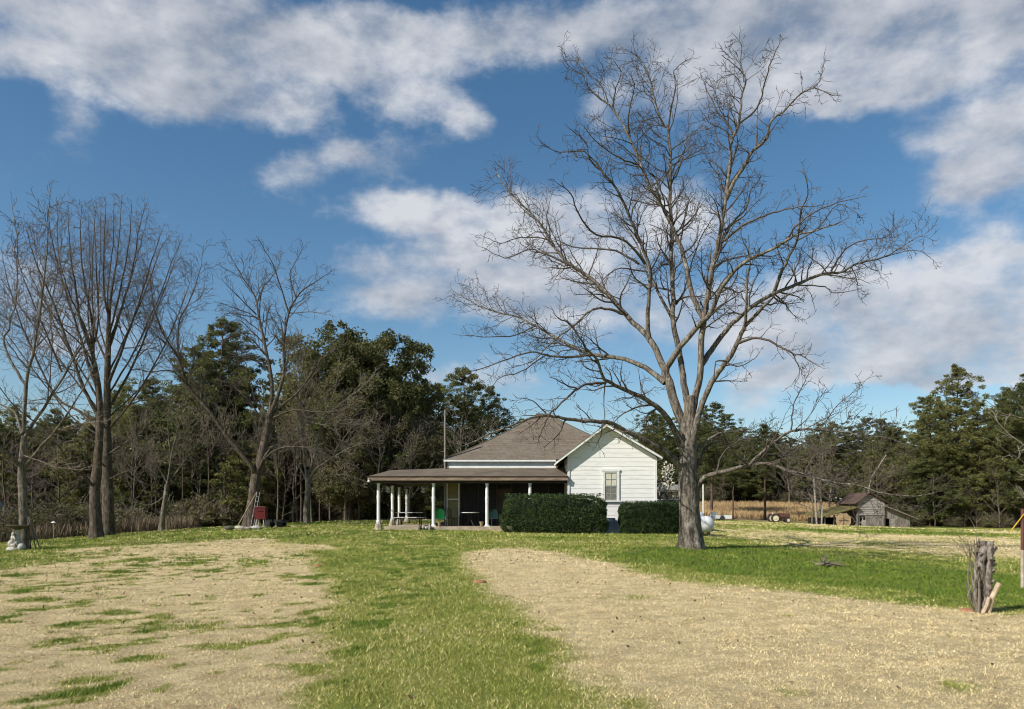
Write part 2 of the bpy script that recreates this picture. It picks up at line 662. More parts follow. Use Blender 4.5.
def trunk_mesh(name, pts, rads, mat, flare=.5, n=20, ribs=6, o=(0, 0, 0), seed=1):
    """gnarled trunk with root flare: rings following the centre line"""
    c = crom(pts, 6)
    m = len(c)
    rr = np.random.default_rng(seed)
    ph = rr.random(4) * 6.28
    V = []
    for i, q in enumerate(c):
        t = i / (m - 1)
        r = np.interp(t, np.linspace(0, 1, len(rads)), rads)
        h = q[2] - c[0][2]
        for k in range(n):
            a = 2 * math.pi * k / n
            e = math.exp(-max(h, 0) / .38)
            rib = .035 * math.sin(ribs * a + ph[0]) + .02 * math.sin(11 * a + ph[1] + h) + .02 * math.sin(3 * a + ph[2] + h * .8)
            rib += flare * e * (.55 + .45 * math.sin(ribs * a + ph[0]) + .25 * math.sin(3 * a + ph[3]))
            R_ = r * (1 + rib) + rr.normal(0, .008) * r / .4
            V.append((q[0] + R_ * math.cos(a) - o[0], q[1] + R_ * math.sin(a) - o[1], q[2] - o[2]))
    idx = np.arange(m * n).reshape(m, n)
    nx = np.roll(idx, -1, 1)
    Fc = np.stack([idx[:-1], nx[:-1], nx[1:], idx[1:]], -1).reshape(-1, 4)
    return np.array(V), Fc


def join_mesh(name, V1, F1, me2, mat):
    n2 = len(me2.vertices)
    v2 = np.empty(n2 * 3, np.float32)
    me2.vertices.foreach_get('co', v2)
    l2 = np.empty(len(me2.loops), np.int32)
    me2.loops.foreach_get('vertex_index', l2)
    V = np.concatenate([V1, v2.reshape(-1, 3)])
    Fc = np.concatenate([F1, l2.reshape(-1, 4) + len(V1)])
    D.meshes.remove(me2)
    return npmesh(name, V, Fc, mat, smooth=True)


def leaves(C, size, asp=.5, rng=R, up=0.0):
    """one small quad at every centre, random tilt"""
    n = len(C)
    a = rng.normal(size=(n, 3))
    a /= np.linalg.norm(a, axis=1, keepdims=True)
    b = rng.normal(size=(n, 3))
    b[:, 2] += up
    b -= (b * a).sum(1, keepdims=True) * a
    b /= np.linalg.norm(b, axis=1, keepdims=True) + 1e-9
    s = size * rng.uniform(.6, 1.3, (n, 1))
    a = a * s * .5
    b = b * s * asp * .5
    V = np.stack([C - a - b * .4, C - b, C + a + b * .4, C + b], 1).reshape(-1, 3)
    return V, np.arange(4 * n).reshape(n, 4)


def clumps(cen, rad, per, rng=R, flat=.7):
    cen = np.asarray(cen, float)
    n = len(cen)
    q = rng.normal(size=(n, per, 3))
    q /= np.linalg.norm(q, axis=2, keepdims=True)
    q *= rng.random((n, per, 1)) ** .45
    q[:, :, 2] *= flat
    rad = np.broadcast_to(np.asarray(rad, float).reshape(-1, 1, 1), (n, 1, 1))
    return (cen[:, None, :] + q * rad).reshape(-1, 3)


# ================================================================== GROUND
def poly_w(p):
    return np.array([ray(a, b) if b < 760 else ((a - CX) * 5.2 / F, 4.6) for a, b in p])


def sdist(P, x, y):
    """signed distance to polygon, positive inside"""
    n = len(P)
    d = np.full(x.shape, 1e9)
    ins = np.zeros(x.shape, bool)
    for i in range(n):
        a = P[i]
        b = P[(i + 1) % n]
        ex, ey = b - a
        wx = x - a[0]
        wy = y - a[1]
        t = np.clip((wx * ex + wy * ey) / (ex * ex + ey * ey + 1e-9), 0, 1)
        d = np.minimum(d, np.hypot(wx - t * ex, wy - t * ey))
        c = ((a[1] > y) != (b[1] > y))
        xi = a[0] + (y - a[1]) * ex / (ey if abs(ey) > 1e-9 else 1e-9)
        ins ^= c & (x < xi)
    return np.where(ins, d, -d)


Pl = poly_w([(-300, 600), (-60, 574), (0, 571), (60, 562), (140, 554), (215, 541), (262, 538), (292, 546), (316, 570), (322, 606), (300, 660), (296, 709), (296, 800), (-700, 800)])
Pr = poly_w([(468, 553), (520, 548), (600, 562), (660, 580), (760, 590), (880, 604), (1024, 618), (1400, 640), (1700, 800), (668, 800), (640, 709), (570, 645), (508, 598), (476, 570)])
Pf = poly_w([(715, 529), (800, 531), (1024, 537), (1400, 550), (1400, 575), (1024, 560), (900, 552), (800, 546), (730, 537)])
Pg = poly_w([(615, 553), (730, 546), (800, 553), (1024, 577), (1400, 600), (1400, 628), (1000, 604), (860, 588), (740, 576), (650, 563)])
Pb = poly_w([(70, 549), (240, 541), (330, 545), (330, 550), (240, 550), (90, 556)])
Ps = poly_w([(270, 550), (335, 548), (470, 552), (480, 575), (512, 603), (570, 650), (634, 709), (660, 800), (300, 800), (302, 709), (306, 660), (328, 606), (322, 570)])
_gp = [(30, 612, 26, 3.5), (62, 628, 20, 3), (102, 590, 30, 3), (118, 574, 30, 3), (8, 594, 20, 3), (192, 606, 14, 2), (150, 642, 14, 3), (50, 652, 16, 3), (20, 575, 30, 3), (120, 700, 12, 4), (215, 565, 60, 8), (150, 560, 40, 6), (85, 603, 38, 4.5), (40, 586, 34, 4), (160, 628, 32, 6), (14, 620, 16, 6), (70, 640, 14, 4), (175, 672, 10, 3), (130, 612, 22, 3),
       (255, 622, 12, 2), (35, 600, 25, 3), (300, 585, 12, 2), (275, 562, 14, 2), (215, 578, 12, 2), (60, 690, 40, 10), (140, 660, 30, 8),
       (620, 597, 34, 3), (665, 619, 26, 2.5), (700, 646, 26, 3), (650, 640, 24, 3), (800, 600, 20, 2), (880, 650, 14, 2), (790, 616, 30, 2), (960, 690, 20, 3), (780, 690, 20, 4)]
_gw = []
for a, b, c, d in _gp:
    p0 = ray(a, b)
    p1 = ray(a, b - d)
    p2 = ray(a, b + d)
    _gw.append((p0[0], p0[1], c * p0[1] / F, max(.12, abs(p1[1] - p2[1]) / 2)))


def sm(x, a, b):
    t = np.clip((x - a) / (b - a), 0, 1)
    return t * t * (3 - 2 * t)


def dryness(x, y):
    """0 lush green .. 1 straw-dry grass"""
    wx = (fbm(x, y, 1.6, 3) - .5)
    wy = (fbm(x, y, 1.6, 9) - .5)
    X = x + wx * .65
    Yq = y + wy * 1.0
    n1 = fbm(x, y, 3.0, 20)
    n2 = fbm(x, y, .55, 30)
    n0 = fbm(x, y, 9.0, 50, 3)
    n4 = fbm(x * .45, y, 2.2, 130)
    d = .27 + .12 * sm(y, 42, 60) + (n1 - .5) * .45 + (n2 - .5) * .3 + (n0 - .5) * 1.0 * sm(y, 38, 55) + (n4 - .5) * .9 * sm(y, 30, 55)
    for P, val, fe in ((Ps, .25, 1.0), (Pl, .93, .65), (Pr, .92, .8), (Pf, .62, 2.2), (Pb, .75, .8), (Pg, .04, 1.0)):
        w = sm(sdist(P, X, Yq), -fe, fe)
        nz = (n1 - .5) * (.5 if val > .5 else .35) + (n2 - .5) * (.55 if val > .5 else .45)
        if P is Pf:
            nz = nz * 2
        if P is Ps:
            nz = nz * .45
        d = d * (1 - w) + (val + nz) * w
    for a, b, c, e in _gw:
        q = np.hypot((X - a) / c, (Yq - b) / e)
        w = sm(-q, -1.9, -.3) * sm(n2 + (fbm(x, y, .3, 60) - .5) * .8, .44, .60)
        d = d - w * (.8 if a < 0 else .5)
    tuft = sm(fbm(x * 1.1, y * .7, .26, 110, 3) + (n1 - .5) * .5, .61, .70)
    d = d - tuft * .7 * sm(-x, .5, 4)
    d = d - tuft * .2 * (x > 0)
    # faint dry centre of the green strip
    cxl = -.9 - (y - 6) * .12
    w = np.exp(-((x - cxl) / .7) ** 2) * sm(-y, -24, -10)
    d = d + .12 * w * (fbm(x, y, 1.2, 41) * 1.6 - .2)
    # bare earth under the woods counts as dry
    return np.clip(d, 0, 1)


def spaced(lo, fine0, fine1, hi, st, gr=1.12):
    a = list(np.arange(fine0, fine1, st))
    s = st
    x = fine1
    while x < hi:
        a.append(x)
        s *= gr
        x += s
    a.append(hi)
    s = st
    x = fine0 - st
    b = []
    while x > lo:
        b.append(x)
        s *= gr
        x -= s
    b.append(lo)
    return np.array(b[::-1] + a)


gx = spaced(-1500, -28, 34, 1500, .24)
gy = spaced(-900, 3.5, 52, 2500, .22)
GX, GY = np.meshgrid(gx, gy)
GZ = gz(GX, GY)
near = (np.abs(GY) < 60)
GZ = GZ + (fbm(GX, GY, 1.2, 70) - .5) * .05 * near
nx_, ny_ = len(gx), len(gy)
idx = np.arange(nx_ * ny_).reshape(ny_, nx_)
Fg = np.stack([idx[:-1, :-1], idx[:-1, 1:], idx[1:, 1:], idx[1:, :-1]], -1).reshape(-1, 4)
dry = dryness(GX.ravel(), GY.ravel())
# where the woods floor begins (leaf litter)
edge_x = np.array([-200, -45, -33, -28, -23, -17, -8, 0, 12, 30, 46, 55, 70, 200])
edge_y = np.array([44, 44, 49, 54, 58, 60, 61, 64, 66, 97, 99, 96, 92, 92])
wood = sm(GY.ravel() - np.interp(GX.ravel(), edge_x, edge_y) + (fbm(GX.ravel(), GY.ravel(), 4, 80) - .5) * 6, -1.5, 1.5)


def lawnmat(name, blades):
    m, nt, b = newmat(name)
    at = N(nt, 'ShaderNodeAttribute', attribute_name='dry')
    v = mapping(nt)
    k = N(nt, 'ShaderNodeMath', operation='MULTIPLY_ADD')
    nz = noi(nt, v, 9, 8, .75)
    nt.links.new(nz, k.inputs[0])
    k.inputs[1].default_value = .9 if not blades else .3
    k.inputs[2].default_value = -.45 if not blades else -.15
    ad = N(nt, 'ShaderNodeMath', operation='ADD')
    nt.links.new(k.outputs[0], ad.inputs[0])
    nt.links.new(at.outputs['Fac'], ad.inputs[1])
    if blades:
        rn = N(nt, 'ShaderNodeAttribute', attribute_name='rnd')
        k2 = N(nt, 'ShaderNodeMath', operation='MULTIPLY_ADD')
        nt.links.new(rn.outputs['Fac'], k2.inputs[0])
        k2.inputs[1].default_value = .55
        nt.links.new(ad.outputs[0], k2.inputs[2])
        a3 = N(nt, 'ShaderNodeMath', operation='SUBTRACT')
        nt.links.new(k2.outputs[0], a3.inputs[0])
        a3.inputs[1].default_value = .275
        f = ramp(nt, a3.outputs[0], .30, .68)
    else:
        f = ramp(nt, ad.outputs[0], .30, .66)
    n3 = noi(nt, v, 1.3, 5)
    gr = mixc(nt, ramp(nt, n3, .35, .7), LG1, LG2)
    gr = mixc(nt, ramp(nt, at.outputs['Fac'], .05, .34), gr, LG3)
    st = mixc(nt, ramp(nt, noi(nt, v, 2.3, 6, .7), .35, .65), LD1, LD2)
    c = mixc(nt, f, gr, st)
    if blades:
        hs = N(nt, 'ShaderNodeHueSaturation')
        mr = N(nt, 'ShaderNodeMapRange')
        nt.links.new(rn.outputs['Fac'], mr.inputs[0])
        mr.inputs[3].default_value = .58
        mr.inputs[4].default_value = 1.5
        nt.links.new(mr.outputs[0], hs.inputs['Value'])
        nt.links.new(c, hs.inputs['Color'])
        c = hs.outputs[0]
    else:
        fine = mixc(nt, ramp(nt, noi(nt, v, 42, 5, .8), .36, .6), (.60, .58, .54), (1.12, 1.12, 1.12))  # darker specks: thatch tone plus shade of gaps between blades, put into colour
        c = mixc(nt, 1.0, c, fine, 'MULTIPLY')
        wd = N(nt, 'ShaderNodeAttribute', attribute_name='wood')
        lit = mixc(nt, ramp(nt, noi(nt, v, 1.5, 6), .4, .6), (.10, .065, .045), (.17, .12, .075))
        c = mixc(nt, wd.outputs['Fac'], c, lit)
        bump(nt, b, noi(nt, v, 30, 6, .8), 1.0, .05)
    nt.links.new(c, b.inputs['Base Color'])
    b.inputs['Roughness'].default_value = .8
    b.inputs['Specular IOR Level'].default_value = .12
    return m


LG1, LG2 = (.105, .160, .020), (.150, .195, .030)
LG3 = (.255, .275, .055)
LD1, LD2 = (.71, .58, .335), (.53, .42, .235)
M['lawn'] = lawnmat('lawn_ground', False)
M['blade'] = lawnmat('grass_blades', True)
me = npmesh('lawn', np.stack([GX.ravel(), GY.ravel(), GZ.ravel()], 1), Fg, M['lawn'], True, {'dry': dry, 'wood': wood})
tag(link('ground', me), kind='structure')


def blades(regs):
    Vs, ds, rs = [], [], []
    for y0, y1, dens, hh, ww in regs:
        xw0 = .74 * y1
        A = (2 * xw0) * (y1 - y0)
        n = int(A * dens)
        y = R.uniform(y0, y1, n)
        x = R.uniform(-xw0, xw0, n)
        k = np.abs(x) < .72 * y + .5
        x, y = x[k], y[k]
        # clumping
        cl = vn(x, y, .07, 90) * .7 + vn(x, y, .3, 91) * .3
        k = R.random(len(x)) < .06 + 1.7 * cl * cl * 1.3
        x, y = x[k], y[k]
        n = len(x)
        z = gz(x, y) + (fbm(x, y, 1.2, 70) - .5) * .05 - .004
        d = dryness(x, y)
        tall = (.65 + .9 * fbm(x, y, .5, 95)) * (1 + .35 * (d < .4) * (fbm(x, y, .3, 60)))
        h = hh * R.uniform(.5, 1.25, n) * tall * (1.1 - .5 * d)
        an = R.uniform(0, 6.283, n)
        lean = R.uniform(.2, 1.5, n) * (1 + .5 * d)
        la = R.uniform(0, 6.283, n)
        w = ww * R.uniform(.6, 1.3, n)
        p = np.stack([x, y, z], 1)
        dx = np.stack([np.cos(an) * w / 2, np.sin(an) * w / 2, 0 * w], 1)
        tp = p + np.stack([np.cos(la) * lean * h, np.sin(la) * lean * h, h], 1)
        Vs.append(np.stack([p - dx, p + dx, tp], 1).reshape(-1, 3))
        ds.append(np.repeat(d, 3))
        rs.append(np.repeat(R.random(n), 3))
    V = np.concatenate(Vs)
    return npmesh('lawn_grass', V, np.arange(len(V)).reshape(-1, 3), M['blade'], False, {'dry': np.concatenate(ds), 'rnd': np.concatenate(rs)})


bl = link('lawn_grass', blades([(5, 8.5, 4200, .030, .007), (8.5, 13, 2000, .034, .010), (13, 20, 800, .04, .014), (20, 32, 260, .05, .024), (32, 48, 90, .055, .04), (48, 80, 26, .07, .08)]))
tag(bl, 'short mown grass, straw coloured and green, covering the lawn', 'grass', kind='stuff')


def tall_grass(name, label, pts_fn, n, h, w, mat):
    x, y = pts_fn(n)
    n = len(x)
    z = gz(x, y) - .03
    hh = h * R.uniform(.45, 1.15, n)
    an = R.uniform(0, 6.283, n)
    la = R.uniform(0, 6.283, n)
    le = R.uniform(.02, .45, n)
    p = np.stack([x, y, z], 1)
    dx = np.stack([np.cos(an) * w / 2, np.sin(an) * w / 2, 0 * x], 1)
    tp = p + np.stack([np.cos(la) * le * hh, np.sin(la) * le * hh, hh], 1)
    mid = (p + tp) / 2 + np.stack([0 * x, 0 * x, hh * .06], 1)
    V = np.stack([p - dx * .6, p + dx * .6, mid + dx, tp, mid - dx], 1)
    V = np.stack([V[:, 0], V[:, 1], V[:, 2], V[:, 4], V[:, 4], V[:, 2], V[:, 3], V[:, 3] + .001], 1).reshape(-1, 3)
    o = link(name, npmesh(name, V, np.arange(len(V)).reshape(-1, 4), mat))
    return tag(o, label, 'grass', kind='stuff')


def strawmat(name, a, b_):
    m, nt, b = newmat(name)
    v = mapping(nt)
    c = mixc(nt, ramp(nt, noi(nt, v, .5, 5), .38, .62), a, b_)
    c = mixc(nt, ramp(nt, noi(nt, v, 6, 3), .4, .65), c, tuple(x * .62 for x in a))
    nt.links.new(c, b.inputs['Base Color'])
    b.inputs['Roughness'].default_value = .8
    return m


M['sedge'] = strawmat('broomsedge_straw', (.50, .34, .17), (.42, .30, .15))
M['weeds'] = strawmat('dead_weed_stalks', (.26, .20, .135), (.18, .135, .09))


def f_right(n):
    y = R.uniform(101, 126, n)
    x = R.uniform(.24, .425, n) * y
    return x, y


def f_left(n):
    x = R.uniform(-44, -24, n)
    y = np.interp(x, edge_x, edge_y) + R.uniform(-4.0, 2.5, n) - 1.0 * fbm(x, x * 0, 3, 2)
    k = vn(x, y, 1.5, 7) > .28
    return x[k], y[k]


tall_grass('broomsedge', 'tall golden dry grass filling the far field behind the tractor', f_right, 30000, .9, .06, M['sedge'])
tall_grass('dead_weeds', 'tall brown dead weeds along the foot of the left woods', f_left, 20000, 1.05, .035, M['weeds'])

# ================================================================== BIG PECAN TREE
PP = dict(wig=.15, rmin=.0065, up=.075, space=[.19, .27, .42], lmin=.22, ang=(28, 68))


def big_tree():
    T = Tree(5)
    Y0 = 26.4
    L = lambda *a, **k: limb(T, a[0], Y0, *a[1:], **k)
    q = dict(P=PP, lvl=3, child=.29, clen=.32, maxc=1.7)

    def B(px, y0, y1, r0, r1, **k):
        kk = dict(q)
        kk.update(k)
        limb(T, px, Y0, y0, y1, r0, r1, **kk)
    # left dark leader and its forks
    B([(686, 470), (686, 432), (675, 404), (667, 377), (665, 367)], 0, .3, .185, .14, lvl=0)
    B([(665, 370), (653, 345), (641, 330), (626, 315), (605, 291), (586, 275), (567, 262), (552, 243), (541, 224), (516, 198), (501, 181), (497, 171)], .3, 4.5, .12, .018)
    B([(586, 275), (567, 263), (542, 253), (528, 249), (505, 258), (482, 247)], 2.2, 3.2, .05, .012)
    B([(624, 314), (609, 309), (592, 310), (577, 323), (563, 334), (546, 348), (533, 361), (512, 368)], 1.6, .2, .055, .012)
    B([(560, 255), (548, 240), (520, 238), (500, 243), (487, 238)], 3, 2, .03, .01)
    B([(649, 342), (648, 318), (649, 292), (650, 268), (637, 234), (626, 209), (617, 190), (605, 175), (590, 160), (586, 143), (572, 130)], .8, -1.5, .085, .016)
    B([(645, 264), (626, 241), (596, 234), (579, 215), (571, 194), (558, 183)], -.3, -2.6, .05, .012)
    B([(639, 264), (615, 251), (575, 247), (553, 238)], -.3, .6, .045, .012)
    B([(648, 272), (622, 268), (609, 274), (599, 285)], .2, 1.0, .03, .012)
    B([(605, 175), (585, 152), (560, 152), (540, 143)], -1, -1.2, .03, .01)
    B([(667, 367), (681, 346), (700, 324), (712, 311), (720, 291), (732, 274), (748, 260), (767, 252), (786, 241), (797, 235), (818, 230), (840, 222)], .3, -3.5, .11, .018)
    B([(786, 241), (800, 222), (830, 205), (858, 198)], -2.4, -4, .035, .01)
    # lower left limbs
    B([(683, 446), (668, 419), (658, 408), (643, 398), (628, 391), (611, 383), (603, 377), (597, 360), (586, 348), (571, 325), (558, 318)], -.1, -3.6, .11, .018)
    B([(606, 383), (588, 384), (575, 391), (558, 406), (550, 414), (543, 428), (539, 437)], -2.3, -4, .045, .014)
    B([(578, 389), (565, 384), (552, 378)], -2.8, -3.4, .03, .012)
    B([(605, 381), (604, 395), (605, 420)], -2.3, -2.3, .028, .010, child=.7)
    B([(683, 470), (664, 451), (643, 440), (622, 429), (611, 423), (590, 421), (567, 419), (550, 416), (531, 418), (512, 425), (482, 437), (461, 448)], -.1, -4.6, .115, .012, t0=.3, child=.6, clen=.2)
    B([(546, 413), (533, 401), (518, 397)], -3, -3.5, .022, .010)
    B([(665, 383), (649, 370), (632, 362), (615, 357), (590, 354), (571, 346), (550, 334), (533, 325), (518, 317), (489, 310), (472, 302), (453, 291)], .2, 5.5, .10, .013)
    B([(592, 355), (567, 357), (546, 355), (531, 352), (503, 361), (478, 370), (462, 372)], 1.9, 1.5, .05, .012)
    B([(546, 355), (520, 372), (500, 378), (490, 390)], 1.9, .6, .025, .010)
    B([(535, 326), (515, 335), (490, 337), (465, 335)], 2.6, 1.2, .03, .01)
    # centre-left pale leader
    B([(689, 408), (685, 390), (681, 362), (677, 340), (673, 318), (673, 292), (671, 250), (672, 235), (670, 192), (670, 160), (668, 130), (662, 122), (655, 100), (649, 77), (643, 62), (632, 52)], .1, 1.4, .125, .013)
    B([(668, 131), (672, 105), (676, 86), (674, 71), (687, 60)], 1.2, .4, .035, .012)
    B([(655, 100), (645, 92), (642, 78), (636, 62)], 1.3, 2.4, .025, .01)
    B([(673, 320), (658, 292), (650, 272), (636, 243), (622, 222), (612, 205)], .6, 2.2, .06, .014)
    B([(671, 185), (678, 168), (688, 158), (714, 152)], 1, .2, .03, .010)
    B([(671, 205), (681, 192), (690, 180)], 1, 1.7, .025, .010)
    B([(676, 304), (684, 292), (687, 280), (700, 240), (716, 213)], .7, 1.8, .05, .012)
    # centre-right pale leader
    B([(692, 412), (696, 394), (700, 372), (702, 335), (705, 314), (708, 292), (714, 262), (720, 235), (725, 203), (729, 171), (731, 143), (739, 124), (741, 100), (746, 79), (739, 69), (729, 60)], 0, -1.2, .135, .013)
    B([(732, 143), (731, 128), (718, 111), (707, 90), (701, 75)], -1, .3, .04, .012)
    B([(740, 123), (758, 107), (765, 83), (771, 62), (779, 45)], -1, -2.2, .035, .012)
    B([(744, 82), (741, 62), (741, 45), (735, 36)], -1.1, -.4, .022, .009)
    B([(726, 200), (734, 182), (745, 165), (752, 151), (765, 141), (771, 122), (786, 109), (801, 94), (815, 88), (832, 96)], -.9, -3, .07, .013)
    B([(812, 89), (820, 80), (824, 62)], -2.6, -3.2, .02, .009)
    B([(756, 147), (757, 128), (758, 111)], -1.4, -.6, .03, .010)
    B([(722, 243), (733, 222), (746, 209), (750, 192), (758, 182)], -.7, .8, .045, .014)
    B([(724, 241), (742, 226), (759, 218), (778, 211), (799, 207), (816, 206)], -.7, -2.6, .045, .012)
    # the limb that crosses to the upper left from the centre
    B([(705, 322), (693, 297), (688, 275), (682, 250), (676, 235), (663, 208), (652, 190), (642, 168), (630, 138), (621, 121), (609, 105), (590, 90), (583, 75), (568, 69)], -.2, 1.2, .095, .012)
    B([(608, 102), (602, 86), (587, 71), (580, 58)], 1, 2, .025, .010)
    B([(630, 137), (628, 117), (634, 88), (632, 77)], .8, -.4, .035, .012)
    B([(612, 108), (616, 88), (621, 73), (615, 62)], .9, .1, .025, .010)
    B([(636, 152), (645, 160), (650, 146), (642, 130)], .7, -.2, .025, .010)
    B([(640, 165), (620, 158), (600, 145), (585, 128)], .7, -.6, .035, .010)
    B([(660, 205), (656, 180), (648, 170), (652, 150)], .5, 1.4, .03, .010)
    # right limbs
    B([(702, 364), (715, 345), (730, 326), (744, 313), (767, 297), (795, 285), (822, 274), (841, 272), (856, 264), (877, 259), (892, 253), (909, 242), (922, 236)], -.1, 3.6, .105, .012)
    B([(886, 257), (911, 250), (928, 255), (934, 263)], 3, 3.6, .02, .009, child=.7)
    B([(831, 271), (846, 249), (863, 240), (884, 238), (901, 225)], 2.3, 1.2, .035, .010)
    B([(774, 293), (782, 270), (797, 240), (801, 210), (808, 196), (806, 178)], 1.5, -.6, .075, .012)
    B([(797, 285), (825, 287), (833, 293), (855, 291)], 1.8, 1.2, .028, .010, child=.7)
    B([(806, 288), (812, 298), (815, 310)], 1.9, 1.9, .018, .009, child=.8)
    B([(798, 240), (818, 228), (838, 205), (860, 215)], .4, -.8, .03, .01)
    B([(690, 455), (696, 425), (702, 404), (715, 377), (728, 360), (738, 341), (745, 326), (756, 314), (768, 302)], -.1, -1.8, .125, .05, t0=.4, child=.7)
    B([(745, 326), (746, 310), (747, 280), (750, 258), (742, 238)], -1.4, -2.8, .06, .012)
    B([(739, 343), (756, 338), (773, 343), (792, 353), (802, 356), (817, 365)], -1.2, -3.6, .05, .012)
    B([(727, 363), (737, 366), (750, 362), (758, 355)], -1, -2, .03, .009)
    B([(792, 353), (800, 370), (795, 385)], -2.6, -2.8, .02, .009)
    B([(726, 361), (716, 362), (714, 378)], -1, -1.4, .035, .014, child=1)
    # low right limb sweeping out over the lawn
    B([(697, 490), (703, 479), (714, 474), (730, 470), (749, 465), (770, 464), (789, 471), (808, 475), (831, 482), (859, 486), (878, 492), (911, 496), (934, 493)], 0, -3.5, .095, .011, t0=.2, child=.32, clen=.42, maxc=2.0)
    B([(749, 465), (763, 452), (791, 431), (822, 430), (850, 433), (864, 438), (883, 437), (906, 445)], -1.2, -2.2, .055, .012, child=.28, clen=.5, maxc=1.9)
    B([(791, 430), (794, 405), (803, 386), (810, 370)], -1.7, -1.1, .028, .009)
    B([(749, 465), (733, 452), (723, 433), (705, 421)], -1.2, -2.2, .035, .012)
    B([(765, 452), (770, 440), (785, 455), (810, 462), (835, 470)], -1.3, -3, .03, .010, child=.25, clen=.5)
    B([(716, 474), (722, 455), (740, 440), (760, 436), (775, 425)], -.4, .8, .04, .010, child=.3, clen=.5)
    B([(805, 475), (815, 455), (838, 448), (860, 458)], -2, -1, .03, .010, child=.3, clen=.5)
    B([(697, 450), (708, 440), (722, 433), (740, 431), (752, 432)], 0, .9, .07, .018)
    B([(820, 430), (838, 405), (858, 388), (868, 378)], -1.9, -1.4, .02, .008)
    B([(697, 467), (706, 447), (720, 441)], 0, 1.1, .05, .02)
    return T, Y0


T, Y0 = big_tree()
base = W(691, 549, Y0)
base = (base[0], base[1], g1(base[0], base[1]))
root = thing('pecan_tree', 'huge leafless tree with a thick furrowed trunk on the lawn beside the house', 'tree', base)
tp = [(base[0], base[1], base[2] - .12), W(690.5, 535, Y0), W(689, 510, Y0), W(688, 485, Y0), W(687.5, 465, Y0), W(690, 440, Y0), W(690, 415, Y0), W(690, 396, Y0)]
V1, F1 = trunk_mesh('trunk', tp, [.41, .375, .35, .34, .32, .24, .21, .18], M['bark'], .42, 28, 7, base)
me2 = tubes(shift(T.thick, base), M['bark'], 'tmp')
link('trunk', join_mesh('pecan_trunk', V1, F1, me2, M['bark']), root)
link('crown', tubes(shift(T.thin, base), M['twig'], 'pecan_crown'), root)
print('pecan branches', len(T.thick), len(T.thin))


# ================================================================== OTHER TRACED BARE TREES
def traced(name, label, basepx, Y0, trunkpx, trads, limbs, P, barkm, twigm, seed, lvl=3, child=.5, clen=.36, maxc=2.6, flare=.3, split=.045, group=None):
    T = Tree(seed)
    T.split = split
    for L in limbs:
        px, y0, y1, r0, r1 = L[:5]
        k = dict(P=P, lvl=lvl, child=child, clen=clen, maxc=maxc)
        if len(L) > 5:
            k.update(L[5])
        limb(T, px, Y0, y0, y1, r0, r1, **k)
    x, y, _ = W(basepx[0], basepx[1], Y0)
    b = (x, y, g1(x, y))
    root = thing(name, label, 'tree', b, group=group)
    tp = [(b[0], b[1], b[2] - .15)] + [W(a, c, Y0) for a, c in trunkpx]
    V1, F1 = trunk_mesh('trunk', tp, trads, barkm, flare, 14, 5, b, seed)
    if T.thick:
        me = join_mesh(name + '_trunk', V1, F1, tubes(shift(T.thick, b), barkm, 'tmp'), barkm)
    else:
        me = npmesh(name + '_trunk', V1, F1, barkm, True)
    link('trunk', me, root)
    link('crown', tubes(shift(T.thin, b), twigm, name + '_crown'), root)
    print(name, len(T.thick), len(T.thin))
    return root


PT = dict(wig=.15, rmin=.008, up=.06, space=[.26, .36, .6], lmin=.3, ang=(22, 50))
traced('bare_tree', 'slender leafless tree behind the bird bath at the far left edge of the lawn', (24, 549), 29,
       [(24, 530), (23, 500), (22, 480), (22, 466), (24, 436)], [.20, .17, .155, .15, .14, .09],
       [([(20, 467), (12, 457), (2, 448), (-18, 430), (-40, 400)], 0, -1.5, .09, .02),
        ([(25, 467), (40, 448), (55, 431), (84, 388), (100, 350)], 0, -2, .075, .012),
        ([(25, 437), (48, 400), (66, 372), (84, 342), (96, 320), (110, 280)], 0, 1.5, .07, .012),
        ([(24, 432), (26, 383), (34, 348), (43, 288), (47, 240), (49, 195)], 0, -.6, .085, .010),
        ([(22, 434), (14, 412), (-6, 400), (-22, 370), (-35, 330)], 0, 1.5, .06, .012),
        ([(26, 385), (10, 360), (4, 340), (10, 324), (17, 288), (17, 236), (12, 205)], 0, .8, .06, .010),
        ([(34, 348), (50, 330), (52, 300), (60, 260), (62, 215)], 0, 1.5, .04, .010),
        ([(48, 400), (50, 370), (52, 340), (50, 310)], .3, -1, .035, .010),
        ([(23, 455), (38, 460), (60, 468), (90, 470)], 0, -2, .03, .010),
        ([(55, 431), (75, 425), (100, 422)], -.8, -2, .03, .010)],
       PT, M['bark_pale'], M['twig_red'], 21, child=.42)

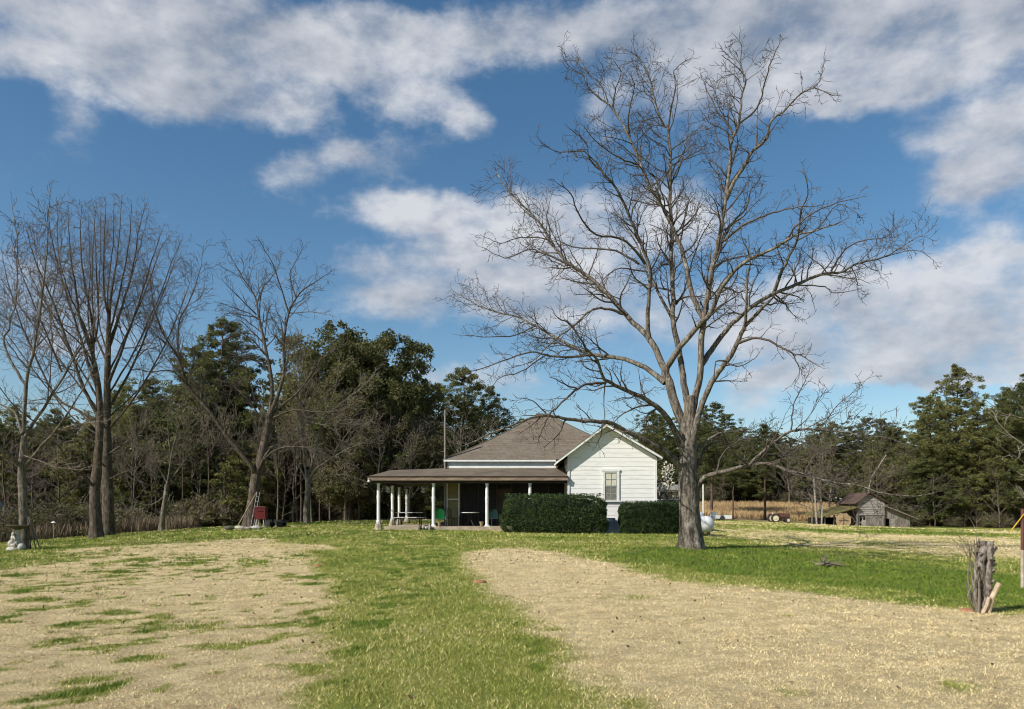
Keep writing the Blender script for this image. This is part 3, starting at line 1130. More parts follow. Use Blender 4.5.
PF = dict(wig=.09, rmin=.007, up=.025, space=[.26, .36, .55], lmin=.35, ang=(30, 64))
traced('bare_oak', 'big leafless oak, the left one of two whose trunks stand together', (97, 538), 43,
       [(96, 520), (95, 490), (98, 460), (100, 420), (98, 385), (92, 350)], [.37, .32, .27, .23, .19, .16, .11],
       [([(100, 420), (84, 388), (70, 350), (52, 300), (35, 260), (26, 228)], 0, -2, .13, .014),
        ([(98, 390), (88, 362), (78, 330), (62, 280), (52, 240), (48, 210)], 0, 2, .12, .012),
        ([(92, 352), (80, 320), (76, 290), (70, 250), (68, 208)], 0, -1, .11, .012),
        ([(93, 352), (92, 320), (84, 280), (80, 235), (82, 205)], 0, 2.5, .10, .012),
        ([(99, 430), (80, 412), (55, 395), (28, 340), (10, 290), (2, 255)], 0, 2.4, .11, .014),
        ([(99, 445), (70, 432), (40, 425), (5, 395), (-20, 350)], 0, -2.5, .09, .014),
        ([(62, 372), (45, 330), (28, 290), (15, 250)], 0, -3, .06, .012),
        ([(96, 370), (82, 345), (60, 325), (38, 290), (25, 262)], 0, -2, .07, .012),
        ([(94, 488), (86, 478), (70, 466), (58, 445), (45, 440)], 0, -3, .10, .014),
        ([(92, 352), (98, 320), (96, 270), (95, 225)], 0, 0, .08, .012),
        ([(100, 412), (75, 380), (45, 340), (15, 300), (-8, 262)], 0, 3, .07, .011),
        ([(99, 400), (78, 365), (55, 325), (40, 280), (33, 225)], 0, 1, .07, .011),
        ([(94, 356), (84, 325), (68, 290), (58, 250), (58, 207)], 0, -2.5, .06, .011),
        ([(100, 436), (70, 415), (35, 372), (8, 335), (-12, 310)], 0, 0, .06, .011),
        ([(93, 352), (88, 315), (90, 270), (88, 212)], 0, 1.5, .06, .011)],
       PF, M['bark_brown'], M['twig_red'], 22, child=.36, clen=.30, maxc=2.3)
traced('bare_oak', 'big leafless oak, the right one of two whose trunks stand together', (107, 535), 46,
       [(108, 515), (108, 490), (107, 450), (107, 400), (108, 350), (109, 310)], [.40, .34, .30, .25, .20, .16, .09],
       [([(108, 385), (122, 350), (140, 300), (152, 260), (163, 228)], 0, -2, .11, .012),
        ([(108, 350), (120, 315), (132, 270), (140, 225), (146, 206)], 0, 2, .10, .012),
        ([(109, 322), (112, 290), (118, 250), (122, 200)], 0, 1, .10, .012),
        ([(109, 320), (104, 290), (104, 250), (106, 203)], 0, -2, .09, .012),
        ([(108, 410), (130, 372), (152, 320), (168, 280), (178, 250)], 0, 2.6, .10, .012),
        ([(108, 430), (136, 395), (165, 345), (182, 305), (190, 282)], 0, -1.2, .08, .012),
        ([(108, 340), (118, 300), (128, 250), (132, 205)], 0, -3, .08, .012),
        ([(108, 365), (95, 330), (92, 280), (94, 230), (96, 206)], 0, 3, .08, .012),
        ([(107, 455), (130, 440), (160, 420), (185, 395)], 0, -3, .07, .012),
        ([(108, 470), (92, 455), (70, 450), (50, 455)], 0, -3, .06, .012),
        ([(107, 480), (130, 470), (150, 462), (180, 465)], 0, -3, .05, .010),
        ([(108, 375), (126, 335), (146, 290), (160, 250), (170, 235)], 0, 1, .07, .011),
        ([(108, 395), (135, 350), (158, 300), (172, 262), (182, 240)], 0, 0, .07, .011),
        ([(108, 345), (122, 305), (136, 262), (148, 215)], 0, -1, .06, .011),
        ([(109, 325), (108, 290), (113, 245), (114, 204)], 0, -1.5, .06, .011),
        ([(108, 355), (99, 320), (100, 270), (101, 208)], 0, 1.4, .06, .011),
        ([(108, 418), (138, 390), (166, 350), (184, 318)], 0, 3, .05, .011)],
       PF, M['bark_brown'], M['twig_red'], 23, child=.36, clen=.30, maxc=2.3)
traced('young_bare_tree', 'small leafless tree with a thin leaning trunk between the paired oaks and the leaning tree', (161, 531), 50,
       [(163, 515), (165, 500), (167, 484)], [.19, .17, .15, .13],
       [([(167, 484), (171, 460), (177, 431), (187, 402), (192, 385)], 0, -.5, .09, .012),
        ([(167, 484), (182, 465), (199, 441), (210, 420)], 0, 1, .07, .012),
        ([(167, 482), (160, 470), (152, 460), (143, 450), (128, 445)], 0, -1, .07, .012),
        ([(171, 460), (168, 430), (168, 405), (160, 385)], 0, .5, .05, .012),
        ([(166, 495), (150, 505), (130, 500), (118, 492)], 0, -1, .04, .010)],
       PT, M['bark_pale'], M['twig_grey'], 24, child=.55)
traced('leaning_bare_tree', 'large forked leafless tree with its leaning trunk next to the red metal box', (249, 528), 44,
       [(252, 510), (254, 495), (256, 478), (260, 463), (265, 440), (270, 414)], [.42, .35, .31, .30, .28, .23, .18],
       [([(254, 475), (251, 466), (229, 439), (210, 412), (188, 386), (178, 358), (164, 335), (155, 311), (150, 280)], 0, -3, .165, .014),
        ([(188, 386), (172, 371), (150, 372), (128, 366)], -1.5, -3, .06, .012),
        ([(184, 376), (178, 350), (180, 320), (190, 300), (200, 270), (203, 250)], -1.5, 0, .07, .012),
        ([(164, 335), (148, 320), (142, 298), (145, 270)], -2, -1, .04, .010),
        ([(270, 416), (272, 381), (266, 350), (259, 316), (255, 297), (241, 275), (231, 256)], 0, 1, .14, .014),
        ([(259, 316), (262, 290), (275, 272), (282, 255)], .4, 1.4, .05, .012),
        ([(256, 314), (247, 305), (234, 292), (222, 280)], .4, -1, .045, .010),
        ([(270, 414), (279, 392), (284, 370), (284, 340), (289, 313), (299, 294), (318, 280), (329, 273)], 0, -1.4, .13, .012),
        ([(289, 313), (279, 282), (272, 263), (260, 242)], -.8, -2, .055, .012),
        ([(296, 298), (290, 275), (298, 258), (305, 245)], -.9, 0, .04, .010),
        ([(289, 313), (310, 312), (328, 315)], -.8, -1.5, .03, .010),
        ([(272, 414), (285, 403), (299, 391), (318, 364), (332, 352), (345, 345)], 0, 2, .09, .012),
        ([(272, 418), (294, 410), (318, 412), (342, 410), (362, 398)], 0, -2, .06, .012),
        ([(258, 470), (268, 455), (285, 447), (310, 448), (335, 458)], 0, -2.5, .06, .012),
        ([(255, 478), (262, 462), (270, 449), (273, 446)], 0, -1, .09, .04, dict(child=2)),
        ([(268, 430), (252, 405), (232, 385), (215, 380)], 0, 2, .05, .012),
        ([(255, 400), (248, 370), (240, 350), (225, 330)], 1, 2, .04, .012)],
       PT, M['bark_brown'], M['twig'], 25, child=.36, clen=.42, maxc=3.0, flare=.5)
traced('spreading_bare_tree', 'leafless tree with low spreading grey branches between the red metal box and the porch', (307, 523), 52,
       [(307, 505), (308, 490), (308, 478)], [.25, .22, .20, .18],
       [([(307, 480), (304, 455), (301, 425), (300, 390), (303, 355), (298, 330)], 0, 0, .13, .012),
        ([(309, 480), (318, 468), (332, 458), (350, 448), (372, 440)], 0, -2, .10, .012),
        ([(310, 483), (321, 476), (345, 475), (365, 481)], 0, -3, .05, .012),
        ([(308, 478), (316, 450), (322, 420), (335, 390), (340, 355)], 0, 1, .10, .012),
        ([(306, 480), (294, 455), (285, 430), (282, 400)], 0, 1.4, .07, .012),
        ([(322, 420), (345, 400), (365, 385), (380, 365)], .5, 0, .06, .012),
        ([(332, 458), (350, 430), (362, 425), (380, 440)], -1, -2.4, .05, .012),
        ([(303, 420), (325, 425), (350, 420), (372, 440)], 0, -3, .05, .012)],
       PT, M['bark_pale'], M['twig_grey'], 26, child=.42, clen=.42)
traced('bare_tree_at_edge', 'leafless tree reaching pale branches in from the right edge of the view', (1075, 560), 32,
       [(1073, 530), (1070, 500), (1066, 470)], [.2, .17, .15, .13],
       [([(1070, 505), (1045, 480), (1024, 462), (1008, 452), (990, 440)], 0, -1, .06, .010),
        ([(1066, 470), (1040, 430), (1022, 418), (1002, 413), (986, 400)], 0, 1, .05, .010),
        ([(1066, 475), (1050, 455), (1024, 445), (1005, 430), (990, 414)], 0, -1, .045, .010),
        ([(1066, 470), (1060, 430), (1050, 390), (1048, 350)], 0, 1, .06, .012),
        ([(1072, 520), (1050, 505), (1030, 500), (1015, 490)], 0, -1, .035, .010)],
       PT, M['bark_pale'], M['twig_white'], 27, child=.8, lvl=2)


# ================================================================== WOODLAND PROTOTYPES
def make_pine(seed, H, cs, wid, airy=1.25, leafsize=.24, per=75, mat='pine'):
    rr = random.Random(seed)
    rg = np.random.default_rng(seed)
    T = Tree(seed)
    T.split = 0
    n = 12
    bx, by = rr.uniform(-.4, .4), rr.uniform(-.4, .4)
    pts = [(bx * (i / n) ** 2 + rr.gauss(0, .04), by * (i / n) ** 2 + rr.gauss(0, .04), H * i / n) for i in range(n + 1)]
    pts[0] = (0, 0, -.3)
    rad = [max(.03, H * .0125 * (1 - .9 * i / n)) for i in range(n + 1)]
    rad[0] *= 1.25
    T.thick.append((pts, rad))
    cen = []
    cr = []
    z = H * cs
    while z < H * .985:
        t = (z - H * cs) / (H * (1 - cs))
        env = wid * (math.sin(math.pi * min(1, (.22 + .78 * t)) ** .85) * .85 + .18)
        for k in range(rr.randint(2, 4)):
            a = rr.uniform(0, 6.283)
            L = env * rr.uniform(.45, 1.12)
            k0 = int(z / H * n)
            p = pts[min(k0, n)]
            p = (p[0], p[1], z)
            up = rr.uniform(-.05, .45) + .35 * t
            q = (p[0] + math.cos(a) * L, p[1] + math.sin(a) * L, z + L * up)
            mid = (p[0] + math.cos(a) * L * .5, p[1] + math.sin(a) * L * .5, z + L * up * .3)
            T.thick.append(([p, mid, q], [.05 * (1.1 - t) + .015, .035, .015]))
            m = max(2, int(L * 2.0 * airy))
            for j in range(m):
                s = rr.uniform(.35, 1.08)
                w = L * .22
                cen.append((p[0] + math.cos(a) * L * s + rr.gauss(0, w), p[1] + math.sin(a) * L * s + rr.gauss(0, w), z + L * up * s * s + rr.gauss(0, .22) + .1))
                cr.append(rr.uniform(.26, .66) * (1.1 - .35 * t))
        z += H * (1 - cs) / 22 * rr.uniform(.6, 1.3)
    cen.append((pts[-1][0], pts[-1][1], H))
    cr.append(.5)
    # dead stubs on the bare trunk
    for k in range(5):
        zz = H * rr.uniform(.2, cs)
        a = rr.uniform(0, 6.28)
        L = rr.uniform(.4, 1.3)
        T.thick.append(([(0, 0, zz), (math.cos(a) * L, math.sin(a) * L, zz + rr.uniform(-.2, .3))], [.025, .01]))
    C = clumps(cen, cr, per, rg, .65)
    V, Fc = leaves(C, leafsize, .34, rg, .6)
    crown = npmesh('pine_crown', V, Fc, M[mat])
    return tubes(T.thick, M['bark_pine'], 'pine_trunk'), crown, H


def make_dense(seed, H, wid, leafsize=.24, nc=330, per=80, base=.12, mat='dense', barkm='bark_brown'):
    rr = random.Random(seed)
    rg = np.random.default_rng(seed)
    T = Tree(seed)
    T.thick.append(([(0, 0, -.3), (0.1, 0, H * .3), (.1, .1, H * .6), (0, 0, H * .85)], [H * .016, H * .013, H * .009, .03]))
    lobes = []
    for i in range(15):
        a = rr.uniform(0, 6.283)
        t = rr.uniform(base + .1, .93)
        e = wid * math.sqrt(max(.05, 1 - ((t - .42) / .62) ** 2)) * .62 * math.sqrt(rr.random() + .25)
        lobes.append((math.cos(a) * e, math.sin(a) * e, t * H, rr.uniform(.28, .46) * wid * (1.15 - .5 * t)))
        T.thick.append(([(0, 0, t * H * .6), (lobes[-1][0] * .6, lobes[-1][1] * .6, t * H * .85), lobes[-1][:3]], [.09, .06, .02]))
    cen = []
    cr = []
    for i in range(nc):
        x, y, z, r = lobes[rr.randrange(len(lobes))]
        q = vnorm((rr.gauss(0, 1), rr.gauss(0, 1), rr.gauss(0, 1)))
        s = rr.uniform(.55, 1.08) * r
        cen.append((x + q[0] * s, y + q[1] * s, max(.3, z + q[2] * s)))
        cr.append(rr.uniform(.35, .8))
    C = clumps(cen, cr, per, rg, .8)
    V, Fc = leaves(C, leafsize, .5, rg)
    return tubes(T.thick, M[barkm], 'dense_trunk'), npmesh('dense_crown', V, Fc, M[mat]), H


def make_bare(seed, H, P, twm='twig_grey', bm='bark_pale', spread=1.0, lvl=3, low=.3):
    T = Tree(seed)
    T.split = .03
    rr = T.rr
    n = 8
    pts = [(0, 0, -.2)]
    x = y = 0
    for i in range(n):
        x += rr.gauss(0, .08)
        y += rr.gauss(0, .08)
        pts.append((x, y, H * .8 * (i + 1) / n))
    r0 = H * .012
    rad = [r0 * (1 - .85 * i / n) for i in range(n + 1)]
    T.thick.append((pts, rad))
    k = 13
    for j in range(k):
        t = low + (1 - low) * (j + rr.random()) / k
        i = min(n - 1, int(t * n))
        a = rr.uniform(0, 6.283)
        el = rr.uniform(.35, 1.1) + .4 * t
        d = vnorm((math.cos(a) * spread, math.sin(a) * spread, el))
        grow(T, pts[i], d, H * rr.uniform(.25, .42) * (1.2 - .5 * t), rad[i] * .6, lvl, P)
    return tubes(T.thick, M[bm], 'bare_trunk'), tubes(T.thin, M[twm], 'bare_crown'), H


PB = dict(wig=.12, rmin=.013, up=.05, space=[.42, .55, .8], lmin=.4, ang=(22, 55))
pines = [make_pine(101, 17, .38, 3.3), make_pine(102, 17, .50, 2.9), make_pine(103, 17, .30, 3.4), make_pine(104, 17, .55, 3.0, .8), make_pine(105, 17, .12, 3.5), make_pine(106, 17, .45, 3.6, 1.2)]
low_pines = [make_pine(111, 9, .08, 2.6, 1.1, .26), make_pine(112, 9, .15, 2.4, 1.2, .26)]
denses = [make_dense(121, 15, 5.4), make_dense(122, 13, 4.6), make_dense(123, 12, 4.0, mat='brush')]
bares = [make_bare(131, 12, PB), make_bare(132, 12, PB, 'twig_red', 'bark_brown', 1.2), make_bare(133, 12, PB, 'twig_grey', 'bark_pale', .7), make_bare(134, 10, PB, 'twig_red', 'bark_brown', 1.4, low=.15), make_bare(135, 12, PB, 'twig_grey', 'bark_pale', .35, 1, .55), make_bare(136, 12, PB, 'twig_grey', 'bark_brown', .5, 2, .6)]
shrubs = []
for s_ in (141, 142, 143):
    rr = random.Random(s_)
    T_ = Tree(s_)
    T_.split = 0
    for k in range(26):
        a = rr.uniform(0, 6.283)
        d = vnorm((math.cos(a) * .7, math.sin(a) * .7, rr.uniform(.5, 1.4)))
        grow(T_, (rr.gauss(0, .5), rr.gauss(0, .4), -.05), d, rr.uniform(1.2, 2.7), .02, 2, PB)
    cen = [(rr.gauss(0, 1.0), rr.gauss(0, .8), abs(rr.gauss(.7, .6)) + .1) for k in range(60)]
    V, Fc = leaves(clumps(cen, .45, 30), .2, .5)
    shrubs.append((tubes(T_.thick, M['twig_grey'], 'shrub_stems'), npmesh('shrub_leaves', V, Fc, M['brush']), 2.6))


def plant(kind, proto, px, Y, H, label, group=None, cat='tree', sink=0, parts=('trunk', 'crown'), sx=1.0, rz=None):
    X = (px - CX) * Y / F
    o = thing(kind, label, cat, (X, Y, g1(X, Y) - sink), random.uniform(0, 6.283) if rz is None else rz, group)
    s = H / proto[2]
    o.scale = (s * sx, s * sx, s)
    for me, nm in ((proto[0], parts[0]), (proto[1], parts[1])):
        link(nm, me, o)
    return o


def Htop(px, Y, top):
    X = (px - CX) * Y / F
    return EYE + (HY - top) * Y / F - g1(X, Y)


random.seed(31)
# hand placed trees, left to right
for i, (px, Y, top, pr, kind, lab) in enumerate([
    (222, 66, 324, pines[0], 'pine_tree', 'tall pine rising highest in the gap behind the leaning bare tree'),
    (236, 70, 340, pines[5], 'pine_tree', 'pine with a broad crown just right of the tallest one behind the leaning bare tree'),
    (204, 68, 352, pines[3], 'pine_tree', 'pine with a thin crown just left of the tallest one behind the leaning bare tree'),
    (150, 72, 380, pines[1], 'pine_tree', 'pine right behind the small young bare tree'),
    (185, 74, 384, pines[3], 'pine_tree', 'pine between the young bare tree and the leaning one, far back'),
    (128, 70, 384, pines[5], 'pine_tree', 'pine just right of the paired oak trunks'),
    (362, 64, 316, denses[0], 'evergreen_tree', 'tall dense dark evergreen standing highest behind the porch end'),
    (328, 66, 336, denses[1], 'evergreen_tree', 'dense dark evergreen left of the highest one behind the porch'),
    (392, 68, 344, denses[1], 'evergreen_tree', 'dense dark evergreen stepping down right of the highest one behind the porch'),
    (350, 60, 395, denses[2], 'evergreen_tree', 'lower olive green tree in front of the dark evergreens left of the porch'),
    (412, 62, 410, denses[2], 'evergreen_tree', 'lower olive green tree behind the left half of the porch roof'),
    (462, 72, 368, pines[2], 'pine_tree', 'open crowned pine rising behind the left slope of the house roof'),
    (492, 76, 392, pines[3], 'pine_tree', 'smaller pine leaning toward the roof peak of the house'),
    (438, 74, 385, pines[0], 'pine_tree', 'pine just left of the thin roof mast of the house'),
    (655, 80, 412, pines[2], 'pine_tree', 'pine directly behind the right corner of the white gable'),
    (712, 105, 405, pines[0], 'pine_tree', 'tallest pine just right of the big pecan trunk'),
    (765, 100, 425, pines[1], 'pine_tree', 'pine with a straight dark trunk beside the old tractor'),
    (733, 96, 455, pines[3], 'pine_tree', 'pine with a slim dark trunk behind the low white trailer'),
    (955, 104, 371, pines[3], 'pine_tree', 'tall pine with a flat layered top rising above the woods behind the stump'),
    (930, 100, 398, pines[0], 'pine_tree', 'pine right behind the right shed of the barn'),
    (1010, 98, 388, pines[2], 'pine_tree', 'full dark pine near the right edge of the view'),
    (1030, 94, 376, pines[4], 'pine_tree', 'tallest pine at the very right edge of the view'),
    (980, 98, 402, pines[4], 'pine_tree', 'pine branched to the ground behind the cut stump'),
]):
    plant(kind, pr, px, Y, Htop(px, Y, top), lab, sx=1.15 if kind == 'pine_tree' else 1.0)


def sky_left(px):
    return np.interp(px, [-120, 0, 100, 120, 200, 245, 270, 300, 330, 400, 430, 470, 500], [395, 402, 400, 392, 384, 372, 375, 365, 352, 362, 398, 402, 440])


def sky_right(px):
    return np.interp(px, [640, 700, 740, 800, 850, 895, 905, 940, 1000, 1100], [425, 415, 424, 428, 424, 420, 424, 400, 396, 388])


for i in range(58):
    px = -110 + 590 * (i + random.random()) / 58
    Y = random.uniform(62, 84)
    t = float(sky_left(px)) + random.uniform(3, 55)
    pr = random.choice(pines if random.random() < .7 else low_pines)
    plant('pine_tree', pr, px, Y, Htop(px, Y, t), 'dark green pine among many in the woods left of the house', 'pines in the woods left of the house', sx=random.uniform(.95, 1.3))
for i in range(46):
    px = 640 + 290 * (i + random.random()) / 46
    Y = random.uniform(133, 150)
    t = float(sky_right(px)) + random.uniform(-6, 34)
    pr = random.choice([pines[0], pines[2], pines[4], pines[5]])
    plant('pine_tree', pr, px, Y, Htop(px, Y, t), 'distant pine among many in the woods beyond the golden field', 'pines in the woods beyond the golden field', sx=random.uniform(1.1, 1.5))
for i in range(26):
    px = 905 + 230 * (i + random.random()) / 26
    Y = random.uniform(100, 118)
    t = float(sky_right(px)) + random.uniform(-2, 60)
    pr = random.choice([pines[2], pines[4], pines[5], pines[0]])
    plant('pine_tree', pr, px, Y, Htop(px, Y, t), 'dark green pine among many in the woods right of the barn', 'pines in the woods right of the barn', sx=random.uniform(1.1, 1.5))
for i in range(30):
    px = -110 + 560 * (i + random.random()) / 30
    Y = random.uniform(60, 76)
    plant('low_pine', random.choice(low_pines), px, Y, random.uniform(4, 8), 'low young pine filling the shade under the left woods', 'young pines under the left woods', sx=1.3)
for i in range(26):
    px = (640 + 260 * random.random()) if i < 14 else 915 + 200 * random.random()
    Y = (random.uniform(131, 136) if px < 832 else random.uniform(103, 108)) if i < 14 else random.uniform(97, 101)
    plant('low_pine', random.choice(low_pines), px, Y, random.uniform(5, 10), 'low young pine at the front of the distant right woods', 'young pines at the edge of the right woods', sx=1.3)
# bare hardwoods mixed into the woods
for px, Y, H, k, lab in [(200, 62, 8, 2, 'pale thin bare tree just right of the young leaning one'), (283, 56, 5.5, 3, 'low twiggy bare tree right behind the red metal box'),
                         (378, 56, 9.5, 1, 'brown bushy bare tree at the left end of the porch roof'), (345, 58, 9, 0, 'grey bushy bare tree left of the porch end'),
                         (408, 58, 8, 0, 'grey bare tree behind the corner of the porch roof'), (463, 60, 10, 2, 'pale bare tree behind the left slope of the house roof'),
                         (482, 62, 9, 0, 'grey bare tree nearest the peak of the house roof'),
                         (425, 62, 9, 1, 'brown bare tree just left of the thin roof mast'),
                         (60, 56, 9, 1, 'reddish bare tree between the bird bath tree and the paired oaks'), (5, 52, 9, 3, 'reddish bushy bare tree behind the bird bath'),
                         (35, 60, 9, 3, 'reddish low crowned bare tree behind the slender left tree'), (135, 58, 8, 3, 'brown bare tree right of the paired oaks'),
                         (820, 92, 14, 2, 'pale slim bare tree beside the left end of the barn'), (812, 90, 9, 2, 'leaning pale bare tree just left of the barn'),
                         (828, 97, 12, 0, 'grey bare tree rising behind the mossy shed roof'), (870, 108, 13, 0, 'grey bare tree behind the barn peak'),
                         (900, 104, 12, 1, 'brown bare tree behind the right barn roof'), (790, 125, 12, 0, 'grey bare tree at the back of the golden field'),
                         (693, 110, 12, 1, 'brown bare tree behind the pecan trunk'), (935, 96, 8, 3, 'low twiggy bare tree at the right end of the barn'),
                         (965, 97, 7, 3, 'low twiggy bare tree behind the stump'), (1000, 95, 9, 0, 'grey bare tree in front of the right pines')]:
    plant('bare_tree', bares[k], px, Y, H, lab)
for i in range(26):
    px = -60 + 520 * random.random() if i < 15 else 700 + 300 * random.random()
    Y = random.uniform(59, 70) if px < 600 else (random.uniform(128, 133) if px < 830 else random.uniform(97, 100))
    plant('bare_tree', bares[i % 4], px, Y, random.uniform(5, 10), 'leafless understory tree at the edge of the woods', 'leafless trees at the edge of the woods')
for i in range(34):
    px = 95 + 330 * (i + random.random()) / 34
    plant('slender_tree', bares[4 + i % 2], px, random.uniform(59, 64), random.uniform(7, 11), 'slender straight bare trunk among many in the shade of the left woods', 'slender trunks in the left woods', sx=.8)
for i in range(64):
    if i < 34:
        px = -80 + 540 * random.random()
        X0 = (px - CX) * 62 / F
        Y = float(np.interp(X0, edge_x, edge_y)) + random.uniform(2.5, 7)
        lab, gr = 'grey green brush at the foot of the left woods', 'brush under the left woods'
    else:
        px = 640 + 460 * random.random()
        Y = random.uniform(130, 134) if px < 830 else random.uniform(96, 99)
        lab, gr = 'grey green brush at the foot of the right woods', 'brush under the right woods'
    plant('woodland_shrub', shrubs[i % 3], px, Y, random.uniform(1.4, 3.2), lab, gr, 'shrub', parts=('stem', 'foliage'), sx=1.3)
plant('evergreen_bush', low_pines[0], 905, 93.5, 2.6, 'bright green low bush at the right end of the barn', None, 'bush', sx=1.6)


def far_mass():
    C = []
    for x0, x1, y0, y1, topf, k in ((-150, 510, 88, 98, sky_left, 1500), (600, 1250, 150, 160, sky_right, 1900), (890, 1250, 118, 126, sky_right, 600), (500, 660, 95, 105, lambda p: 470, 120)):
        for i in range(k):
            px = random.uniform(x0, x1)
            Y = random.uniform(y0, y1)
            tp_ = float(topf(px)) + 12 + random.random() ** .6 * 150 + 10 * math.sin(px * .13)
            tp_ = min(tp_, 520)
            C.append((*W(px, tp_, Y)[:2], EYE + (HY - tp_) * Y / F))
    for i in range(2600):
        px = random.uniform(-150, 1250)
        if 510 < px < 620:
            continue
        Y = random.uniform(96, 100) if px < 520 else random.uniform(146, 150)
        tp_ = random.uniform(478, 512)
        C.append((*W(px, tp_, Y)[:2], EYE + (HY - tp_) * Y / F))
    C = np.array(C)
    V, Fc = leaves(clumps(C, 2.0, 50), .6, .6)
    o = link('far_woods', npmesh('far_woods', V, Fc, M['brush']))
    tag(o, 'dark far-off woods closing the view behind the nearer trees', 'woods', kind='stuff')


far_mass()

# white-flowering shrub by the house
rr = random.Random(9)
X, Y = (665 - CX) * 47 / F, 47
o = thing('flowering_tree', 'small tree in white blossom behind the right corner of the house', 'tree', (X, Y, g1(X, Y)))
Tt = Tree(77)
Tt.split = 0
for k in range(9):
    a = rr.uniform(0, 6.28)
    grow(Tt, (0, 0, 0), vnorm((math.cos(a) * .35, math.sin(a) * .35, 1)), rr.uniform(2.4, 3.6), .05, 2, PB)
link('trunk', tubes(Tt.thick, M['bark_pale'], 'blossom_trunk'), o)
cen = [(rr.gauss(0, .48), rr.gauss(0, .6), rr.uniform(1.6, 3.9)) for k in range(34)]
V, Fc = leaves(clumps(cen, .35, 12), .13, .8)
link('crown', npmesh('blossom_crown', V, Fc, M['blossom']), o)

# ================================================================== HOUSE
H0 = (2.0, 44.0, g1(2.0, 44))
house = thing('white_farmhouse', 'white clapboard farmhouse with a brown hipped roof and a wraparound porch', 'house', H0)
YF = 40.0
GB = .95
# gable wing front outline (rake underside) as height at x
PKX, PKZ = 4.93, 6.10
LX, LZ, RX, RZ = 2.37, 4.17, 7.83, 4.38


def rake(x):
    return LZ + (PKZ - LZ) * (x - LX) / (PKX - LX) if x < PKX else RZ + (PKZ - RZ) * (RX - x) / (RX - PKX)


gw0, gw1 = 2.95, 7.58
wall = MB()
z = GB
ex = .235
while z < PKZ - .1:
    z1 = min(z + ex, PKZ - .02)
    zm = z1 - .02

    def clip(zz):
        a, b = gw0, gw1
        if rake(a) < zz:
            a = LX + (zz - LZ) * (PKX - LX) / (PKZ - LZ)
        if rake(b) < zz:
            b = RX - (zz - RZ) * (RX - PKX) / (PKZ - RZ)
        return a, max(a + .01, b)
    a0, b0 = clip(z)
    a1, b1 = clip(z1)
    yb, yt = YF - .017, YF - .006
    wall.poly([(a0, yb, z), (b0, yb, z), (b1, yt, z1), (a1, yt, z1), (a0, YF + .02, z), (b0, YF + .02, z)], [(0, 1, 2, 3), (4, 5, 1, 0)])
    z = z1
wall.prism([(gw0, YF, GB - .02), (gw1, YF, GB - .02), (gw1, YF, rake(gw1)), (PKX, YF, PKZ), (gw0, YF, rake(gw0))], (0, .12, 0))
# side walls of the wing
z = GB
while z < 4.3:
    for x, s in ((gw0, -1), (gw1, 1)):
        wall.poly([(x + s * .03, YF, z), (x + s * .03, 51.6, z), (x + s * .002, 51.6, z + ex), (x + s * .002, YF, z + ex)], [(0, 1, 2, 3)])
    z += ex
wall.box(gw1 - .12, gw1, YF + .13, 51.6, GB, 4.4)
wall.box(gw0, gw0 + .12, YF + .13, 42.5, GB, 4.15)
wall.box(-3.6, gw1, 51.5, 51.62, GB, 4.4)
wl = wall.build('wall', 'white', house)
wl['label'] = 'white lapped siding of the gable wing'
# main body walls: cream siding at the left end, near-black screened porch front, its inner dark put into the colour
cw = MB()
z = .83
while z < 4.02:
    cw.poly([(-3.6, 42.47, z), (-2.92, 42.47, z), (-2.92, 42.497, z + .2), (-3.6, 42.497, z + .2)], [(0, 1, 2, 3)])
    cw.poly([(-3.63, 51.6, z), (-3.63, 42.5, z), (-3.602, 42.5, z + .2), (-3.602, 51.6, z + .2)], [(0, 1, 2, 3)])
    z += .2
cw.box(-3.6, -2.92, 42.5, 42.6, .8, 4.02)
cw.box(-3.6, -3.5, 42.6, 51.5, .8, 4.4)
cw.build('side_wall', 'cream', house)
tm = MB()
tm.box(-3.0, -2.93, 42.42, 42.469, .83, 4.0)
tm.box(-3.66, -3.58, 42.41, 42.468, .83, 4.0)
tm.box(-3.57, -3.01, 42.43, 42.467, 2.28, 2.34)
tm.build('corner_trim', 'trim', house)
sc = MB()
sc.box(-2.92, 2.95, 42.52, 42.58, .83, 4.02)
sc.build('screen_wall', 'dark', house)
sf = MB()
for x in (-2.9, -1.9, -.9, -.05, 1.0, 2.0, 2.85):
    sf.box(x, x + .07, 42.46, 42.515, .84, 3.9)
sf.box(-2.82, 2.85, 42.465, 42.512, 1.6, 1.66)
sf.build('screen_frame', 'darkwood', house)
dr = MB().box(-.83, -.06, 42.44, 42.51, .86, 2.9)
dd = dr.build('door', 'darkwood', house)
MB().path([(-.16, 42.40, 1.85), (-.16, 42.42, 1.85)], .03, 8).build('handle', 'metalgrey', dd)
# frieze over the porch roof
fr = MB()
fr.box(-3.6, 2.4, 42.44, 42.5, 4.12, 4.42)
fr.build('frieze', 'frieze', house)
bd = MB()
bd.box(-3.62, 2.55, 42.38, 42.438, 4.04, 4.165)
bd.box(-3.80, 2.45, 42.23, 42.27, 4.40, 4.50)
bd.box(-3.80, 2.45, 42.271, 42.44, 4.425, 4.45)
bd.build('eave_trim', 'trim', house)
# hipped main roof with a slight kick at the eaves
rf = MB()
E0, E1, F0, F1_ = -3.83, 7.9, 42.24, 52.0
A = (1.55, 47.0, 7.62)
B_ = (2.25, 47.0, 7.62)
zE = 4.52


def ringpt(x, y, t, apex):
    kick = -.16 * math.sin(math.pi * t) * (1 if t < 1 else 0)
    return (x + (apex[0] - x) * t, y + (apex[1] - y) * t, zE + (apex[2] - zE) * t + kick)


